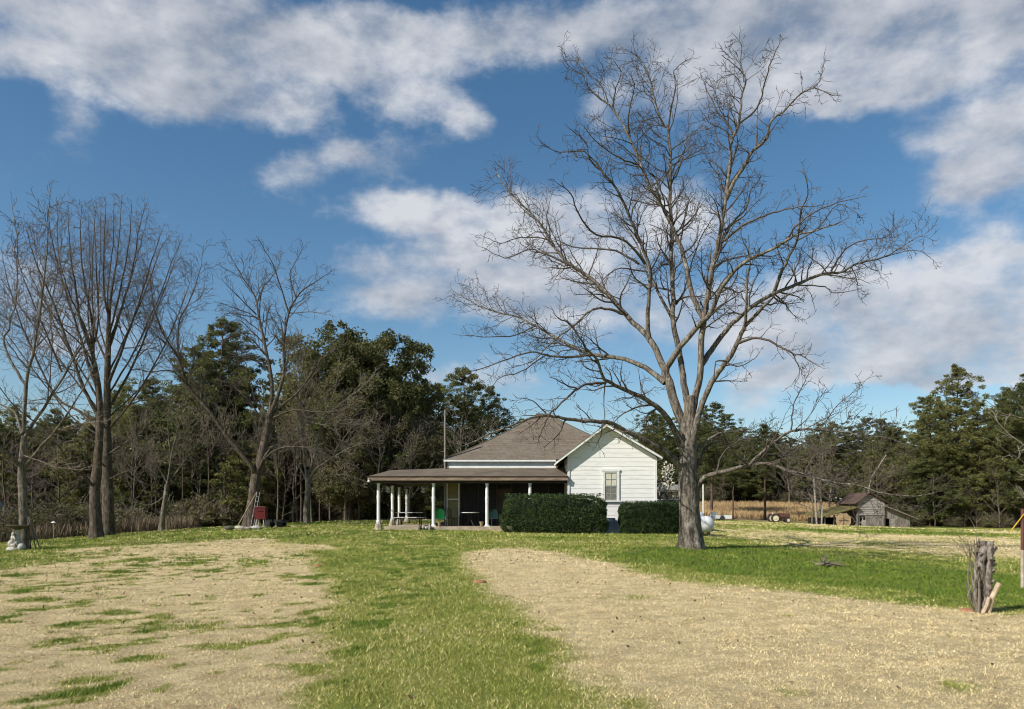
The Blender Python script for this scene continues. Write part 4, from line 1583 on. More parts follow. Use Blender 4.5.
K = 6
cor = [(E0, F0, A), (E1, F0, B_), (E1, F1_, B_), (E0, F1_, A)]
ptsr = []
for i in range(K + 1):
    for (x, y, ap) in cor:
        ptsr.append(ringpt(x, y, i / K, ap))
fc = []
for i in range(K):
    for j in range(4):
        fc.append((i * 4 + j, i * 4 + (j + 1) % 4, (i + 1) * 4 + (j + 1) % 4, (i + 1) * 4 + j))
rf.poly(ptsr, fc)
# wing roof, two slopes with thickness
for (x0, z0) in ((LX, LZ), (RX, RZ)):
    s = -1 if x0 < PKX else 1
    rf.prism([(x0, 39.62, z0 + .09), (PKX, 39.62, PKZ + .09), (PKX, 39.62, PKZ + .13), (x0, 39.62, z0 + .13)], (0, 7.9, 0))
rfo = rf.build('roof', 'shingle', house)
# ridge caps
rc = MB()
for i in range(K):
    pass
rc.path([(PKX, 39.64, PKZ + .14), (PKX, 46.2, PKZ + .14)], .05, 6)
rc.path([(1.5, 47, 7.63), (2.3, 47, 7.63)], .06, 6)
rc.path([ptsr[i * 4] for i in range(K + 1)], .035, 6)
rc.path([ptsr[i * 4 + 1] for i in range(K + 1)], .035, 6)
rc.build('ridge_cap', 'porchroof', rfo)
# rake boards and soffits
rk = MB()
for (x0, z0) in ((LX, LZ), (RX, RZ)):
    rk.prism([(x0, 39.58, z0 - .02), (PKX, 39.58, PKZ - .03), (PKX, 39.58, PKZ + .075), (x0, 39.58, z0 + .085)], (0, .035, 0))
    rk.prism([(x0, 39.62, z0 + .02), (PKX, 39.62, PKZ + .01), (PKX, 39.62, PKZ + .06), (x0, 39.62, z0 + .07)], (0, .375, 0))
rk.box(RX - .02, RX + .03, 39.6, 51.9, RZ - .03, RZ + .08)
rk.box(LX - .03, LX + .02, 39.6, 42.3, LZ - .03, LZ + .08)
rk.build('rake_board', 'trim', house)
ct = MB()
ct.box(gw0 - .03, gw0 + .08, YF - .06, YF - .036, GB, rake(gw0) - .03)
ct.build('corner_trim', 'trim', house)
ct = MB()
ct.box(gw1 - .07, gw1 + .04, YF - .06, YF - .036, GB, rake(gw1) - .06)
ct.build('corner_trim', 'trim', house)
MB().box(gw0 + .04, gw1 - .04, YF + .02, 51.5, .2, GB - .021).build('foundation', 'blueconc', house)
# window in the gable
wx0, wx1, wz0, wz1 = 4.76, 5.64, 2.20, 3.74
wf = MB()
wf.box(wx0 - .0, wx0 + .12, YF - .075, YF - .03, wz0, wz1)
wf.box(wx1 - .12, wx1, YF - .075, YF - .03, wz0, wz1)
wf.box(wx0 - .04, wx1 + .04, YF - .085, YF - .03, wz1, wz1 + .11)
wf.box(wx0 + .121, wx1 - .121, YF - .07, YF - .03, wz1 - .06, wz1 - .001)
win = wf.build('window', 'trim', house)
MB().box(wx0 - .06, wx1 + .06, YF - .12, YF - .03, wz0 - .07, wz0).build('sill', 'trim', win)
sh = MB()
ix0, ix1 = wx0 + .121, wx1 - .121
zm = (wz0 + wz1) / 2 - .02
for a, b_, yy in ((zm, wz1 - .061, YF - .060), (wz0 + .001, zm, YF - .050)):
    sh.box(ix0, ix0 + .035, yy, yy + .02, a, b_)
    sh.box(ix1 - .035, ix1, yy, yy + .02, a, b_)
    sh.box(ix0 + .036, ix1 - .036, yy, yy + .02, a, a + .05)
    sh.box(ix0 + .036, ix1 - .036, yy, yy + .02, b_ - .035, b_)
    xm = (ix0 + ix1) / 2
    sh.box(xm - .012, xm + .012, yy + .002, yy + .018, a + .051, b_ - .036)
    sh.box(ix0 + .036, xm - .0125, yy + .002, yy + .018, (a + b_) / 2 - .011, (a + b_) / 2 + .011)
    sh.box(xm + .0125, ix1 - .036, yy + .002, yy + .018, (a + b_) / 2 - .011, (a + b_) / 2 + .011)
sh.build('sash', 'metalgrey', win)
MB().box(ix0, ix1, YF - .038, YF - .034, zm, wz1 - .05).build('curtain', 'curtain', win)
MB().box(ix0, ix1, YF - .039, YF - .035, wz0, zm - .005).build('lower_curtain', 'curtain_dim', win)  # darker copy of the curtain behind the lower sash
# porch
PX0, PX1, PY0 = -7.55, 2.94, 39.78
zp = 3.47
pr_ = MB()
Rp = [(PX0, PY0, zp), (PX1, PY0, zp), (PX1, 42.42, 4.06), (-3.6, 42.42, 4.04), (-6.75, 42.42, 3.93), (-6.75, 48.6, 3.93), (PX0, 51.2, zp), (-3.6, 51.2, zp), (-3.6, 48.6, 4.0)]
pr_.poly(Rp, [(0, 1, 2, 3, 4), (0, 4, 5, 6), (6, 5, 8, 7), (4, 3, 8, 5)])
pr_.poly([(x, y, z - .035) for x, y, z in Rp], [(4, 3, 2, 1, 0), (6, 5, 4, 0), (7, 8, 5, 6), (5, 8, 3, 4)])
porch_roof = pr_.build('porch_roof', 'porchroof', house)
fe = MB()
fe.box(PX0 - .04, PX1, PY0 - .05, PY0 - .005, zp - .05, zp + .015)
fe.box(PX0 - .05, PX0 - .005, PY0 - .004, 51.2, zp - .05, zp + .015)
fe.build('drip_edge', 'rim', porch_roof)
fb = MB()
fb.box(PX0, PX1 - .01, PY0 - .03, PY0 + .02, zp - .22, zp - .052)
fb.box(PX0 - .02, PX0 + .03, PY0 + .021, 51.1, zp - .22, zp - .052)
fb.build('fascia', 'fascia', porch_roof)
ce = MB()
ce.box(PX0 + .04, PX1 - .03, PY0 + .05, 42.44, zp - .16, zp - .13)
ce.box(PX0 + .04, -3.66, 42.445, 51.1, zp - .16, zp - .13)
ce.build('porch_ceiling', 'darkwood', porch_roof)
bm_ = MB()
bm_.box(PX0 + .2, PX1 - .03, 40.0, 40.14, zp - .36, zp - .17)
bm_.box(PX0 + .2, PX0 + .34, 40.145, 51, zp - .36, zp - .17)
bm_.build('beam', 'darkwood', porch_roof)
SL = .83
fl = MB()
fl.box(-6.7, 2.93, 39.9, 42.46, SL - .5, SL)
fl.box(-6.7, -3.66, 42.465, 50.8, SL - .5, SL)
fl.build('porch_floor', 'conc', house)
# thin roof mast
mx, my = (445 - CX) * 42.3 / F, 42.3
MB().path([(mx, my, SL), (mx, my, 7.28)], .055, 8).build('roof_mast', 'pole_grey', house)


def column(px, Y, base=True):
    x = (px - CX) * Y / F
    b = SL if x > -6.6 else g1(x, Y) + .03
    b = b if base is False else min(b, SL)
    top = zp - .36
    c = MB()
    h0 = b + (.36 if base else 0)
    H_ = top - h0
    pf = [(.115, 0), (.115, .08), (.092, .12), (.086, H_ * .5), (.094, H_ * .62), (.10, H_ * .64), (.095, H_ * .68), (.084, H_ * .72), (.088, H_ * .78), (.078, H_ * .9), (.078, H_ - .06), (.10, H_ - .04), (.10, H_)]
    c.lathe((x, Y, h0), pf, 14)
    co = c.build('porch_column', 'trim', house, smooth=False)
    if base:
        s = MB()
        s.lathe((x, Y, b - .25), [(.24, 0), (.22, .28), (.165, .52), (.12, .609)], 8)
        s.build('stone_foot', 'stone', co)
    else:
        s = MB()
        s.box(x - .14, x + .14, Y - .14, Y + .14, b, b + .05)
        s.build('plinth', 'trim', co)


column(378.5, 40.08)
column(392.5, 44.0)
column(399.3, 46.8)
column(406.8, 50.5)
column(433.5, 40.08, False)
column(487, 40.08, False)
column(530, 40.08, False)
# gable steps
st = MB()
sx = (611 - CX) * 39.3 / F
for i in range(5):
    hz = g1(sx, 39) - .1
    st.box(sx - .78 + i * .10, sx + .62 - i * .09, 38.55 + i * .26, YF - .08 - .0, hz + .0 + i * .155, hz + .1 + (i + 1) * .155)
steps = st.build('concrete_steps', 'blueconc', None, (sx, 39, g1(sx, 39)))
tag(steps, 'grey concrete steps between the two clipped hedges under the gable window', 'steps')


# hedges
def hedge(x0, x1, y0, y1, z1, label, seed):
    rg = np.random.default_rng(seed)
    xm, ym = (x0 + x1) / 2, (y0 + y1) / 2
    z0 = g1(xm, ym) - .1
    root = thing('clipped_hedge', label, 'hedge', (xm, ym, z0))
    L, Wd, Hh = (x1 - x0) / 2, (y1 - y0) / 2, (z1 - z0)
    n = 60000
    q = rg.normal(size=(n, 3))
    q = np.sign(q) * np.abs(q / np.abs(q).max(1, keepdims=True)) ** 1
    # round the box: superellipsoid
    nrm = (np.abs(q) ** 6).sum(1, keepdims=True) ** (1 / 6)
    q = q / nrm
    lump = 1 + .11 * (fbm(q[:, 0] * L * 1.0, q[:, 2] * 2 + q[:, 1], .55, seed) - .5) * 2
    q = q * (lump[:, None]) * rg.uniform(.93, 1.01, (n, 1))
    taper = 1 - .04 * np.clip(-q[:, 2:3], 0, 1) * 2
    C = np.stack([xm + q[:, 0] * L, ym + q[:, 1] * Wd, z0 + Hh / 2 + q[:, 2] * Hh / 2], 1)
    C = C[C[:, 2] > z0 + .05]
    # sprigs standing above the clipped top
    m = 260
    sx_ = rg.uniform(x0 + .1, x1 - .1, m)
    sy_ = rg.uniform(y0 + .1, y1 - .1, m)
    sp = np.repeat(np.stack([sx_, sy_, np.full(m, z1 - .02)], 1), 5, 0)
    sp[:, 2] += rg.uniform(0, .13, len(sp))
    sp += rg.normal(0, .015, sp.shape)
    C = np.concatenate([C, sp])
    V, Fc = leaves(C - np.array([xm, ym, z0]), .062, .6, rg)
    link('foliage', npmesh('hedge_foliage', V, Fc, M['hedge']), root)
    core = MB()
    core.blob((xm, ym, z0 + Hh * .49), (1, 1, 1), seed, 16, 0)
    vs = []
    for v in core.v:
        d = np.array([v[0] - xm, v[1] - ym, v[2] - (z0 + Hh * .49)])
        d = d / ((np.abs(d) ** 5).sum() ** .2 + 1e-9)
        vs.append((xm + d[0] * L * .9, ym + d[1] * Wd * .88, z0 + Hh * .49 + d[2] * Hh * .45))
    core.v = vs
    core.build('stem', 'hedge_core', root)  # inner core under the leaves, coloured near-black to stand for shade


hedge(-.44, 4.70, 37.75, 39.1, 2.42, 'long clipped dark green hedge left of the concrete steps', 3)
hedge(5.48, 8.75, 37.75, 39.1, 2.05, 'shorter clipped dark green hedge right of the concrete steps', 4)


# ------------------------------------------------ porch furniture
def legtube(o, pts, r, mat, name='leg'):
    return MB().path(pts, r, 6).build(name, mat, o)


def lawn_chair(px, Y, mat, label, rz=0):
    x = (px - CX) * Y / F
    o = thing('metal_lawn_chair', label, 'chair', (0, 0, 0))
    b = MB()
    # shell back: rounded panel with a slight curve
    prof = []
    n = 10
    nn = 5
    for j in range(nn + 1):
        t = j / nn
        wdt = .27 * (1 if t < .7 else math.sqrt(max(0, 1 - ((t - .7) / .36) ** 2)))
        for i in range(n + 1):
            u = -1 + 2 * i / n
            prof.append((u * wdt, .22 + t * .14 - .05 * (1 - u * u), .42 + t * .52))
    fcs = []
    for j in range(nn):
        for i in range(n):
            a = j * (n + 1) + i
            fcs.append((a, a + 1, a + n + 2, a + n + 1))
    m = len(prof)
    b.poly(prof + [(p[0], p[1] + .015, p[2]) for p in prof], fcs + [tuple(i + m for i in f[::-1]) for f in fcs])
    b.build('backrest', mat, o)
    s = MB()
    s.cbox((0, 0, .41), (.54, .5, .03), rx=math.radians(4))
    s.build('seat', mat, o)
    for s_ in (-1, 1):
        legtube(o, [(s_ * .29, .30, .02), (s_ * .29, -.28, .02), (s_ * .29, -.30, .35), (s_ * .29, -.24, .60), (s_ * .29, .22, .62)], .016, 'metalgrey', 'arm_frame')
    o.location = (x, Y, SL)
    o.rotation_euler = (0, 0, rz)
    return o


lawn_chair(440, 40.9, 'green', 'bright green metal lawn chair on the porch beside the second front column', math.pi)
lawn_chair(495, 41.2, 'teal', 'dark teal metal lawn chair on the porch right of the third front column', math.pi * .9)


def iron_chair(px, Y, label, rz):
    x = (px - CX) * Y / F
    o = thing('iron_chair', label, 'chair')
    MB().cbox((0, 0, .44), (.42, .42, .03)).build('seat', 'black', o)
    bk = MB()
    for i in range(5):
        bk.path([(-.18 + i * .09, .2, .46), (-.18 + i * .09, .27, .92)], .012, 5)
    bk.path([(-.2, .2, .46), (-.21, .27, .9), (0, .285, .99), (.21, .27, .9), (.2, .2, .46)], .016, 6)
    bk.build('backrest', 'black', o)
    for i in (-1, 1):
        for j in (-1, 1):
            legtube(o, [(i * .18, j * .18, .43), (i * .21, j * .21, 0)], .014, 'black')
    o.location = (x, Y, SL)
    o.rotation_euler = (0, 0, rz)


iron_chair(449, 41.4, 'black iron chair on the porch, nearest the green lawn chair', .4)
iron_chair(457, 41.8, 'black iron chair on the porch at the left side of the round table', -1.2)

x = (470 - CX) * 41.3 / F
o = thing('porch_table', 'round pale topped table with crossed legs in the shade of the porch', 'table', (x, 41.3, SL))
MB().lathe((x, 41.3, SL + .71), [(.50, 0), (.52, .01), (.52, .035), (.50, .045)], 24).build('tabletop', 'tabletop', o)
for a in range(4):
    an = a * math.pi / 2 + .6
    legtube(o, [(x + .12 * math.cos(an), 41.3 + .12 * math.sin(an), SL + .71), (x + .08 * math.cos(an), 41.3 + .08 * math.sin(an), SL + .35), (x + .40 * math.cos(an), 41.3 + .40 * math.sin(an), SL)], .02, 'black')

x, y = (410 - CX) * 44.5 / F, 44.5
o = thing('picnic_table', 'pale picnic table with benches standing under the left end of the porch', 'table', (x, y, SL))
b = MB()
for i in range(5):
    b.box(x - .8, x + .8, y - .38 + i * .155, y - .24 + i * .155, SL + .71, SL + .75)
b.build('tabletop', 'tabletop', o)
for s_ in (-1, 1):
    bb = MB()
    bb.box(x - .8, x + .9, y + s_ * .72 - .13, y + s_ * .72 + .13, SL + .42, SL + .46)
    bb.build('bench', 'tabletop', o)
for s_ in (-1, 1):
    for t in (-1, 1):
        legtube(o, [(x + s_ * .6, y + t * .15, SL + .70), (x + s_ * .6, y + t * .6, SL)], .035, 'darkwood')
    MB().box(x + s_ * .6 - .03, x + s_ * .6 + .03, y - .8, y + .8, SL + .35, SL + .415).build('crossbar', 'darkwood', o)


def pot(px, Y, label, h=.26):
    x = (px - CX) * Y / F
    o = thing('flower_pot', label, 'pot', (x, Y, SL))
    MB().lathe((x, Y, SL), [(.07, 0), (.10, h * .8), (.12, h * .82), (.12, h), (.10, h), (.09, h * .9)], 12).build('pot', 'lumber', o)
    MB().lathe((x, Y, SL + h * .86), [(.088, 0), (.07, .01)], 10).build('soil', 'darkwood', o)


pot(439.5, 40.05, 'small tan flower pot on the porch edge by the green chair')
pot(481.5, 40.05, 'small tan flower pot on the porch edge just left of the third column')

for px, zt, lab in ((388.5, 3.02, 'pale hanging feeder under the porch roof between the first two columns'), (423.5, 3.0, 'pale hanging feeder under the porch roof just left of the second front column')):
    Y = 42.0
    x = (px - CX) * Y / F
    o = thing('hanging_feeder', lab, 'bird feeder', (x, Y, zt - .35))
    MB().lathe((x, Y, zt - .35), [(.04, 0), (.16, .05), (.15, .09), (.10, .13), (.10, .26), (.17, .28), (.02, .36)], 12).build('body', 'frieze', o)
    MB().path([(x, Y, zt), (x, Y, zp - .165)], .008, 5).build('hook', 'black', o)
x = PX0 + .07
o = thing('flood_light', 'small white flood lamp under the left corner of the porch roof', 'lamp', (x, PY0 - .05, zp - .33))
MB().lathe((x, PY0 - .06, zp - .32), [(.03, 0), (.075, .03), (.075, .06), (.05, .10)], 10).build('lamp_shade', 'trim', o)
MB().box(x - .03, x + .03, PY0 - .09, PY0 - .031, zp - .225, zp - .10).build('bracket', 'metalgrey', o)

# rubble at the foot of the second column
rr = random.Random(3)
for i, (px, lab, mt) in enumerate([(420.5, 'dark rounded rock leftmost of the four beside the second column foot', 'bowl'), (423.5, 'pale stone second from left beside the second column foot', 'rock'),
                                   (426.5, 'pale stone third from left beside the second column foot', 'statue'), (430, 'dark stone touching the second column foot', 'rock')]):
    Y = 39.7
    x = (px - CX) * Y / F
    z = g1(x, Y)
    s = MB().blob((x, Y, z + .12), (rr.uniform(.11, .18), .13, rr.uniform(.10, .2)), i, 8, .25)
    tag(s.build('rock', mt, None, (x, Y, z)), lab, 'rock', 'stones on the porch edge')

# ------------------------------------------------ carport with car behind the house
Yc = 53.0
xa, xb = (652 - CX) * Yc / F, (684 - CX) * Yc / F
zg = g1((xa + xb) / 2, Yc)
o = thing('carport', 'pale flat metal carport behind the right corner of the house', 'carport', ((xa + xb) / 2, Yc, zg))
b = MB()
b.prism([(xa, Yc - 2.5, 3.05), (xb, Yc - 2.5, 3.05), (xb, Yc - 2.5, 3.15), ((xa + xb) / 2, Yc - 2.5, 3.42), (xa, Yc - 2.5, 3.15)], (0, 5, 0))
b.build('roof', 'metalgrey', o)
for xx in (xa + .1, xb - .1):
    for yy in (Yc - 2.3, Yc + 2.3):
        legtube(o, [(xx, yy, zg - .1), (xx, yy, 3.06)], .04, 'metalgrey', 'post')
cxm = (xa + xb) / 2 - .1
o = thing('parked_car', 'pale car parked under the metal carport, mostly hidden by the hedge', 'car', (cxm, Yc, zg))
b = MB()
pro = [(-.88, .35), (.88, .35), (.90, .75), (.86, 1.0), (-.86, 1.0), (-.90, .75)]
b.prism([(cxm + a, Yc - 2.1, zg + c) for a, c in pro], (0, 4.3, 0))
b.build('body', 'car', o)
MB().prism([(cxm - .80, Yc - 1.7, zg + 1.0), (cxm + .80, Yc - 1.7, zg + 1.0), (cxm + .66, Yc - 1.5, zg + 1.55), (cxm - .66, Yc - 1.5, zg + 1.55)], (0, 2.8, 0)).build('window', 'glass', o)
MB().prism([(cxm - .68, Yc - 1.52, zg + 1.551), (cxm + .68, Yc - 1.52, zg + 1.551), (cxm + .60, Yc - 1.5, zg + 1.63), (cxm - .60, Yc - 1.5, zg + 1.63)], (0, 2.8, 0)).build('roof', 'car', o)
for a in (-.82, .82):
    for c in (-1.35, 1.4):
        w_ = MB().lathe((cxm + a - .1, Yc + c, zg + .34), [(.25, 0), (.34, .03), (.34, .17), (.25, .20)], 18, 'x').build('wheel', 'tyre', o)

# ------------------------------------------------ propane tank
xt, yt = (706.5 - CX) * 36 / F, 36.0
zt = g1(xt, yt)
o = thing('propane_tank', 'silver rounded propane tank with a domed lid behind the pecan trunk', 'tank', (xt, yt, zt))
rt = .40
zc = zt + .16 + rt
prof = [(.02, -.27), (.16, -.25), (.28, -.17), (.36, -.07), (rt, .05), (rt, 1.9), (.34, 2.08), (.2, 2.19), (.02, 2.22)]
MB().lathe((xt, yt, zc), prof, 24, 'y').build('tank_body', 'tank', o, smooth=True)
MB().lathe((xt - .22, yt + .45, zc + rt - .12), [(.20, 0), (.20, .20), (.15, .27), (.05, .30)], 16).build('dome_lid', 'tank', o, smooth=True)
for yy in (.35, 1.55):
    for s_ in (-1, 1):
        MB().box(xt + s_ * .2 - .05, xt + s_ * .2 + .05, yt + yy - .12, yt + yy + .12, zt - .02, zt + .32).build('leg', 'stone', o)
xp, yp = (703.2 - CX) * 37.5 / F, 37.5
MB().path([(xp, yp, g1(xp, yp) - .1), (xp, yp, EYE + (HY - 484.5) * yp / F)], .035, 8).build('clothesline_post', 'trim', None, (xp, yp, g1(xp, yp)))
tag(D.objects['clothesline_post'], 'thin white post rising right behind the propane tank', 'post')

# ------------------------------------------------ white trailer beyond
Yt = 84.0
xa, xb = (711 - CX) * Yt / F, (730 - CX) * Yt / F
zg = g1((xa + xb) / 2, Yt)
o = thing('farm_trailer', 'low white farm trailer standing at the edge of the golden field', 'trailer', ((xa + xb) / 2, Yt, zg))
MB().box(xa, xb, Yt - .7, Yt + .7, zg + .22, zg + .62).build('bed', 'trim', o)
MB().box(xa + .05, xa + .55, Yt - .6, Yt + .6, zg + .621, zg + .95).build('toolbox', 'metalgrey', o)
MB().path([(xb, Yt, zg + .3), (xb + .7, Yt, zg + .25)], .05, 6).build('drawbar', 'black', o)
for s_ in (-.78, .68):
    MB().lathe(((xa + xb) / 2, Yt + s_, zg + .26), [(.2, 0), (.27, .02), (.27, .12), (.2, .14)], 14, 'y').build('wheel', 'tyre', o)


# ------------------------------------------------ tractor
def wheel(o, c, r, w, rim):
    t = MB()
    t.lathe((c[0], c[1] - w / 2, c[2]), [(r * .62, 0), (r * .93, 0), (r, w * .2), (r, w * .8), (r * .93, w), (r * .62, w)], 22, 'y')
    for k in range(18):
        a = 2 * math.pi * k / 18
        t.cbox((c[0] + r * math.cos(a), c[1], c[2] + r * math.sin(a)), (.05, w * .8, .05), ry=-a)
    wo = t.build('wheel', 'tyre', o)
    MB().lathe((c[0], c[1] - w / 2 - .02, c[2]), [(.08, -.06), (r * .2, -.04), (r * .3, .02), (r * .66, 0), (r * .66, w + .04), (r * .3, w)], 20, 'y').build('rim', rim, wo)


Yt = 95.0
xt = (779 - CX) * Yt / F
zt = g1(xt, Yt)
o = thing('old_tractor', 'old rusty red tractor with cream wheels parked before the golden field', 'tractor', (xt, Yt, zt))
for s_ in (-.75, .75):
    wheel(o, (xt - .75, Yt + s_, zt + .62), .62, .32, 'wheelcream')
for s_ in (-.5, .5):
    wheel(o, (xt + 1.15, Yt + s_, zt + .34), .34, .16, 'wheelcream')
b = MB()
b.prism([(xt - .1, Yt - .22, zt + .78), (xt + 1.45, Yt - .22, zt + .80), (xt + 1.50, Yt - .22, zt + 1.15), (xt + 1.40, Yt - .22, zt + 1.28), (xt - .1, Yt - .22, zt + 1.38)], (0, .44, 0))
b.build('hood', 'tractor', o)
b = MB()
b.box(xt - .9, xt + 1.35, Yt - .17, Yt + .17, zt + .45, zt + .779)
b.box(xt + 1.05, xt + 1.25, Yt - .48, Yt + .48, zt + .30, zt + .40)
b.box(xt - .95, xt - .55, Yt - .7, Yt + .7, zt + .52, zt + .72)
b.build('chassis', 'darkwood', o)
for s_ in (-1, 1):
    f = MB()
    arc = []
    for k in range(9):
        a = math.radians(20 + 15 * k)
        arc.append((xt - .75 + .70 * math.cos(a), Yt + s_ * .75 - .17, zt + .62 + .70 * math.sin(a)))
    inn = [(p[0] * .0 + (xt - .75) + (p[0] - xt + .75) * .93, p[1], zt + .62 + (p[2] - zt - .62) * .93) for p in arc[::-1]]
    f.prism(arc + inn, (0, .34, 0))
    f.build('fender', 'tractor', o)
b = MB()
b.cbox((xt - .72, Yt, zt + 1.1), (.42, .45, .07))
b.cbox((xt - .92, Yt, zt + 1.28), (.06, .45, .32), ry=-.15)
b.path([(xt - .72, Yt, zt + .75), (xt - .72, Yt, zt + 1.08)], .05, 6)
b.build('seat', 'tabletop', o)
b = MB()
b.path([(xt - .1, Yt, zt + 1.25), (xt - .35, Yt, zt + 1.5)], .025, 6)
rr_ = [(xt - .35 + .10 * math.cos(a), Yt + .2 * math.sin(a), zt + 1.5 + .16 * math.cos(a)) for a in np.linspace(0, 6.283, 13)]
b.path(rr_, .02, 5, False)
b.build('steering_wheel', 'black', o)
MB().path([(xt + .7, Yt + .1, zt + 1.2), (xt + .7, Yt + .1, zt + 1.85)], .035, 8).build('exhaust', 'rust', o)
o.scale = (.88, .88, .88)
MB().box(xt + 1.47, xt + 1.53, Yt - .2, Yt + .2, zt + .70, zt + 1.2).build('grille', 'metalgrey', o)

# ------------------------------------------------ barn
Yb = 90.0


def bx_(px):
    return (px - CX) * Yb / F


def bz_(py):
    return EYE - (py - HY) * Yb / F


zb = bz_(528)
bx0 = (868 - CX) * Yb / F
barn = thing('old_barn', 'weathered grey plank barn with rusty roofs and open sheds', 'barn', (bx0, Yb + 4, zb))
cx0, cx1 = bx_(857.5), bx_(884.5)
zeave, zpk = bz_(502), bz_(493.5)
xpk = bx_(868.5)
b = MB()
rr = random.Random(4)


def planks(mb, x0, x1, zlo, zfun, y, w=.24, skip=(), gap=.012, vary=.05):
    xx = x0
    while xx < x1 - .02:
        x2 = min(xx + w * rr.uniform(.8, 1.2), x1)
        if not any(s0 < (xx + x2) / 2 < s1 for s0, s1, *_ in skip):
            lo = zlo
            yo = y + rr.uniform(-.012, .012)
            mb.poly([(xx, yo, lo + rr.uniform(0, vary)), (x2 - gap, yo, lo + rr.uniform(0, vary)), (x2 - gap, yo, zfun(x2)), (xx, yo, zfun(xx)),
                     (xx, yo + .03, lo), (x2 - gap, yo + .03, lo), (x2 - gap, yo + .03, zfun(x2)), (xx, yo + .03, zfun(xx))],
                    [(0, 1, 2, 3), (7, 6, 5, 4), (0, 3, 7, 4), (1, 5, 6, 2), (0, 4, 5, 1)])
        else:
            for s0, s1, zt_ in skip:
                if s0 < (xx + x2) / 2 < s1 and zt_ < zfun(x2):
                    mb.poly([(xx, y, zt_), (x2 - gap, y, zt_), (x2 - gap, y, zfun(x2)), (xx, y, zfun(xx))], [(0, 1, 2, 3)])
        xx = x2


def zc_(x):
    return zeave + (zpk - zeave) * (1 - abs(x - xpk) / (xpk - cx0 if x < xpk else cx1 - xpk)) if abs(x - xpk) > 0 else zpk


planks(b, cx0, cx1, zb - .3, lambda x: min(zc_(x), bz_(515)), Yb, skip=[(bx_(858.8), bx_(866), bz_(516)), ])
b.box(cx0, cx0 + .12, Yb + .05, Yb + 5, zb - .3, zeave)
b.box(cx1 - .12, cx1, Yb + .05, Yb + 5, zb - .3, zeave)
b.box(cx0 + .13, cx1 - .13, Yb + 4.9, Yb + 5, zb - .3, zeave)
b.build('wall', 'barn', barn)
# horizontal boards in the upper gable
b = MB()
z = bz_(515)
while z < zpk - .15:
    z1 = z + .22
    def xr(zz):
        if zz < zeave:
            return cx0, cx1
        t = (zz - zeave) / (zpk - zeave)
        return cx0 + (xpk - cx0) * t, cx1 + (xpk - cx1) * t
    a0, b0 = xr(z)
    a1, b1 = xr(min(z1, zpk))
    b.poly([(a0, Yb - .05, z), (b0, Yb - .05 + rr.uniform(-.01, .01), z), (b1, Yb - .02, z1 - .015), (a1, Yb - .02, z1 - .015)], [(0, 1, 2, 3)])
    z = z1
g_ = b.build('gable_wall', 'barn_pale', barn)
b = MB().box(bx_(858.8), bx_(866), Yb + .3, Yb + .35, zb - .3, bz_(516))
b.build('stall_dark_sheet', 'void', barn)  # dark sheet added behind the stall opening to stand for its shade
ob = MB()
for (px0, px1) in ((859.2, 860.0), (862.5, 863.3)):
    ob.box(bx_(px0), bx_(px1), Yb + .05, Yb + .1, zb - .2, bz_(517))
ob.box(bx_(858.8), bx_(866), Yb + .04, Yb + .09, bz_(523.2), bz_(522))
ob.build('stall_rail', 'barn_pale', barn)
MB().cbox(((bx_(861.5) + bx_(866)) / 2, Yb + .02, (bz_(527) + bz_(520)) / 2), (.5, .05, .85), ry=.05).build('stall_door', 'barn_pale', barn)
# centre roof
b = MB()
for s_, xe in ((-1, cx0 - .45), (1, cx1 + .45)):
    ze_ = zeave - .28
    b.prism([(xe, Yb - .45, ze_ + .06), (xpk, Yb - .45, zpk + .06), (xpk, Yb - .45, zpk + .13), (xe, Yb - .45, ze_ + .13)], (0, 5.6, 0))
b.build('centre_roof', 'rust', barn)
# left shed: sloping mossy roof over open bays
lx0, lx1 = bx_(822), bx_(857)
b = MB()
b.poly([(lx0 - .4, Yb - .5, bz_(517.5)), (lx1 + .1, Yb - .5, bz_(506.5)), (lx1 + .1, Yb + 4.2, bz_(506.5) + .25), (lx0 - .4, Yb + 4.2, bz_(517.5) + .5),
        (lx0 - .4, Yb - .5, bz_(517.5) - .09), (lx1 + .1, Yb - .5, bz_(506.5) - .09), (lx1 + .1, Yb + 4.2, bz_(506.5) + .16), (lx0 - .4, Yb + 4.2, bz_(517.5) + .41)],
       [(0, 1, 2, 3), (7, 6, 5, 4), (0, 4, 5, 1), (1, 5, 6, 2), (2, 6, 7, 3), (3, 7, 4, 0)])
b.build('left_shed_roof', 'moss', barn)
b = MB()
for px in (824, 833.5, 845.5, 856.5):
    b = MB().box(bx_(px), bx_(px) + .16, Yb - .1, Yb + .06, zb - .3, bz_(517.5) + (bx_(px) - lx0) / (lx1 - lx0) * (bz_(506.5) - bz_(517.5)) - .12)
    b.build('shed_post', 'barn', barn)
# curved brace boards
for px in (834.8, 855):
    s_ = 1 if px < 850 else -1
    b = MB()
    b.path([(bx_(px), Yb - .02, bz_(522)), (bx_(px) + s_ * .25, Yb - .02, bz_(518)), (bx_(px) + s_ * .7, Yb - .02, bz_(516))], .05, 6)
    b.build('brace', 'barn', barn)
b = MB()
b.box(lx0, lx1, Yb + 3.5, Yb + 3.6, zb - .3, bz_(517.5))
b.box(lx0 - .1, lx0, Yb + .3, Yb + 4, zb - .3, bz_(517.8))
b.build('shed_back_wall', 'void', barn)  # shed walls coloured near-black, bay shade included in the colour
# right lean-to
rx0, rx1 = bx_(884.6), bx_(914)


def zr(x):
    t = (x - rx0) / (rx1 - rx0)
    return bz_(505.5) + (bz_(517.5) - bz_(505.5)) * t


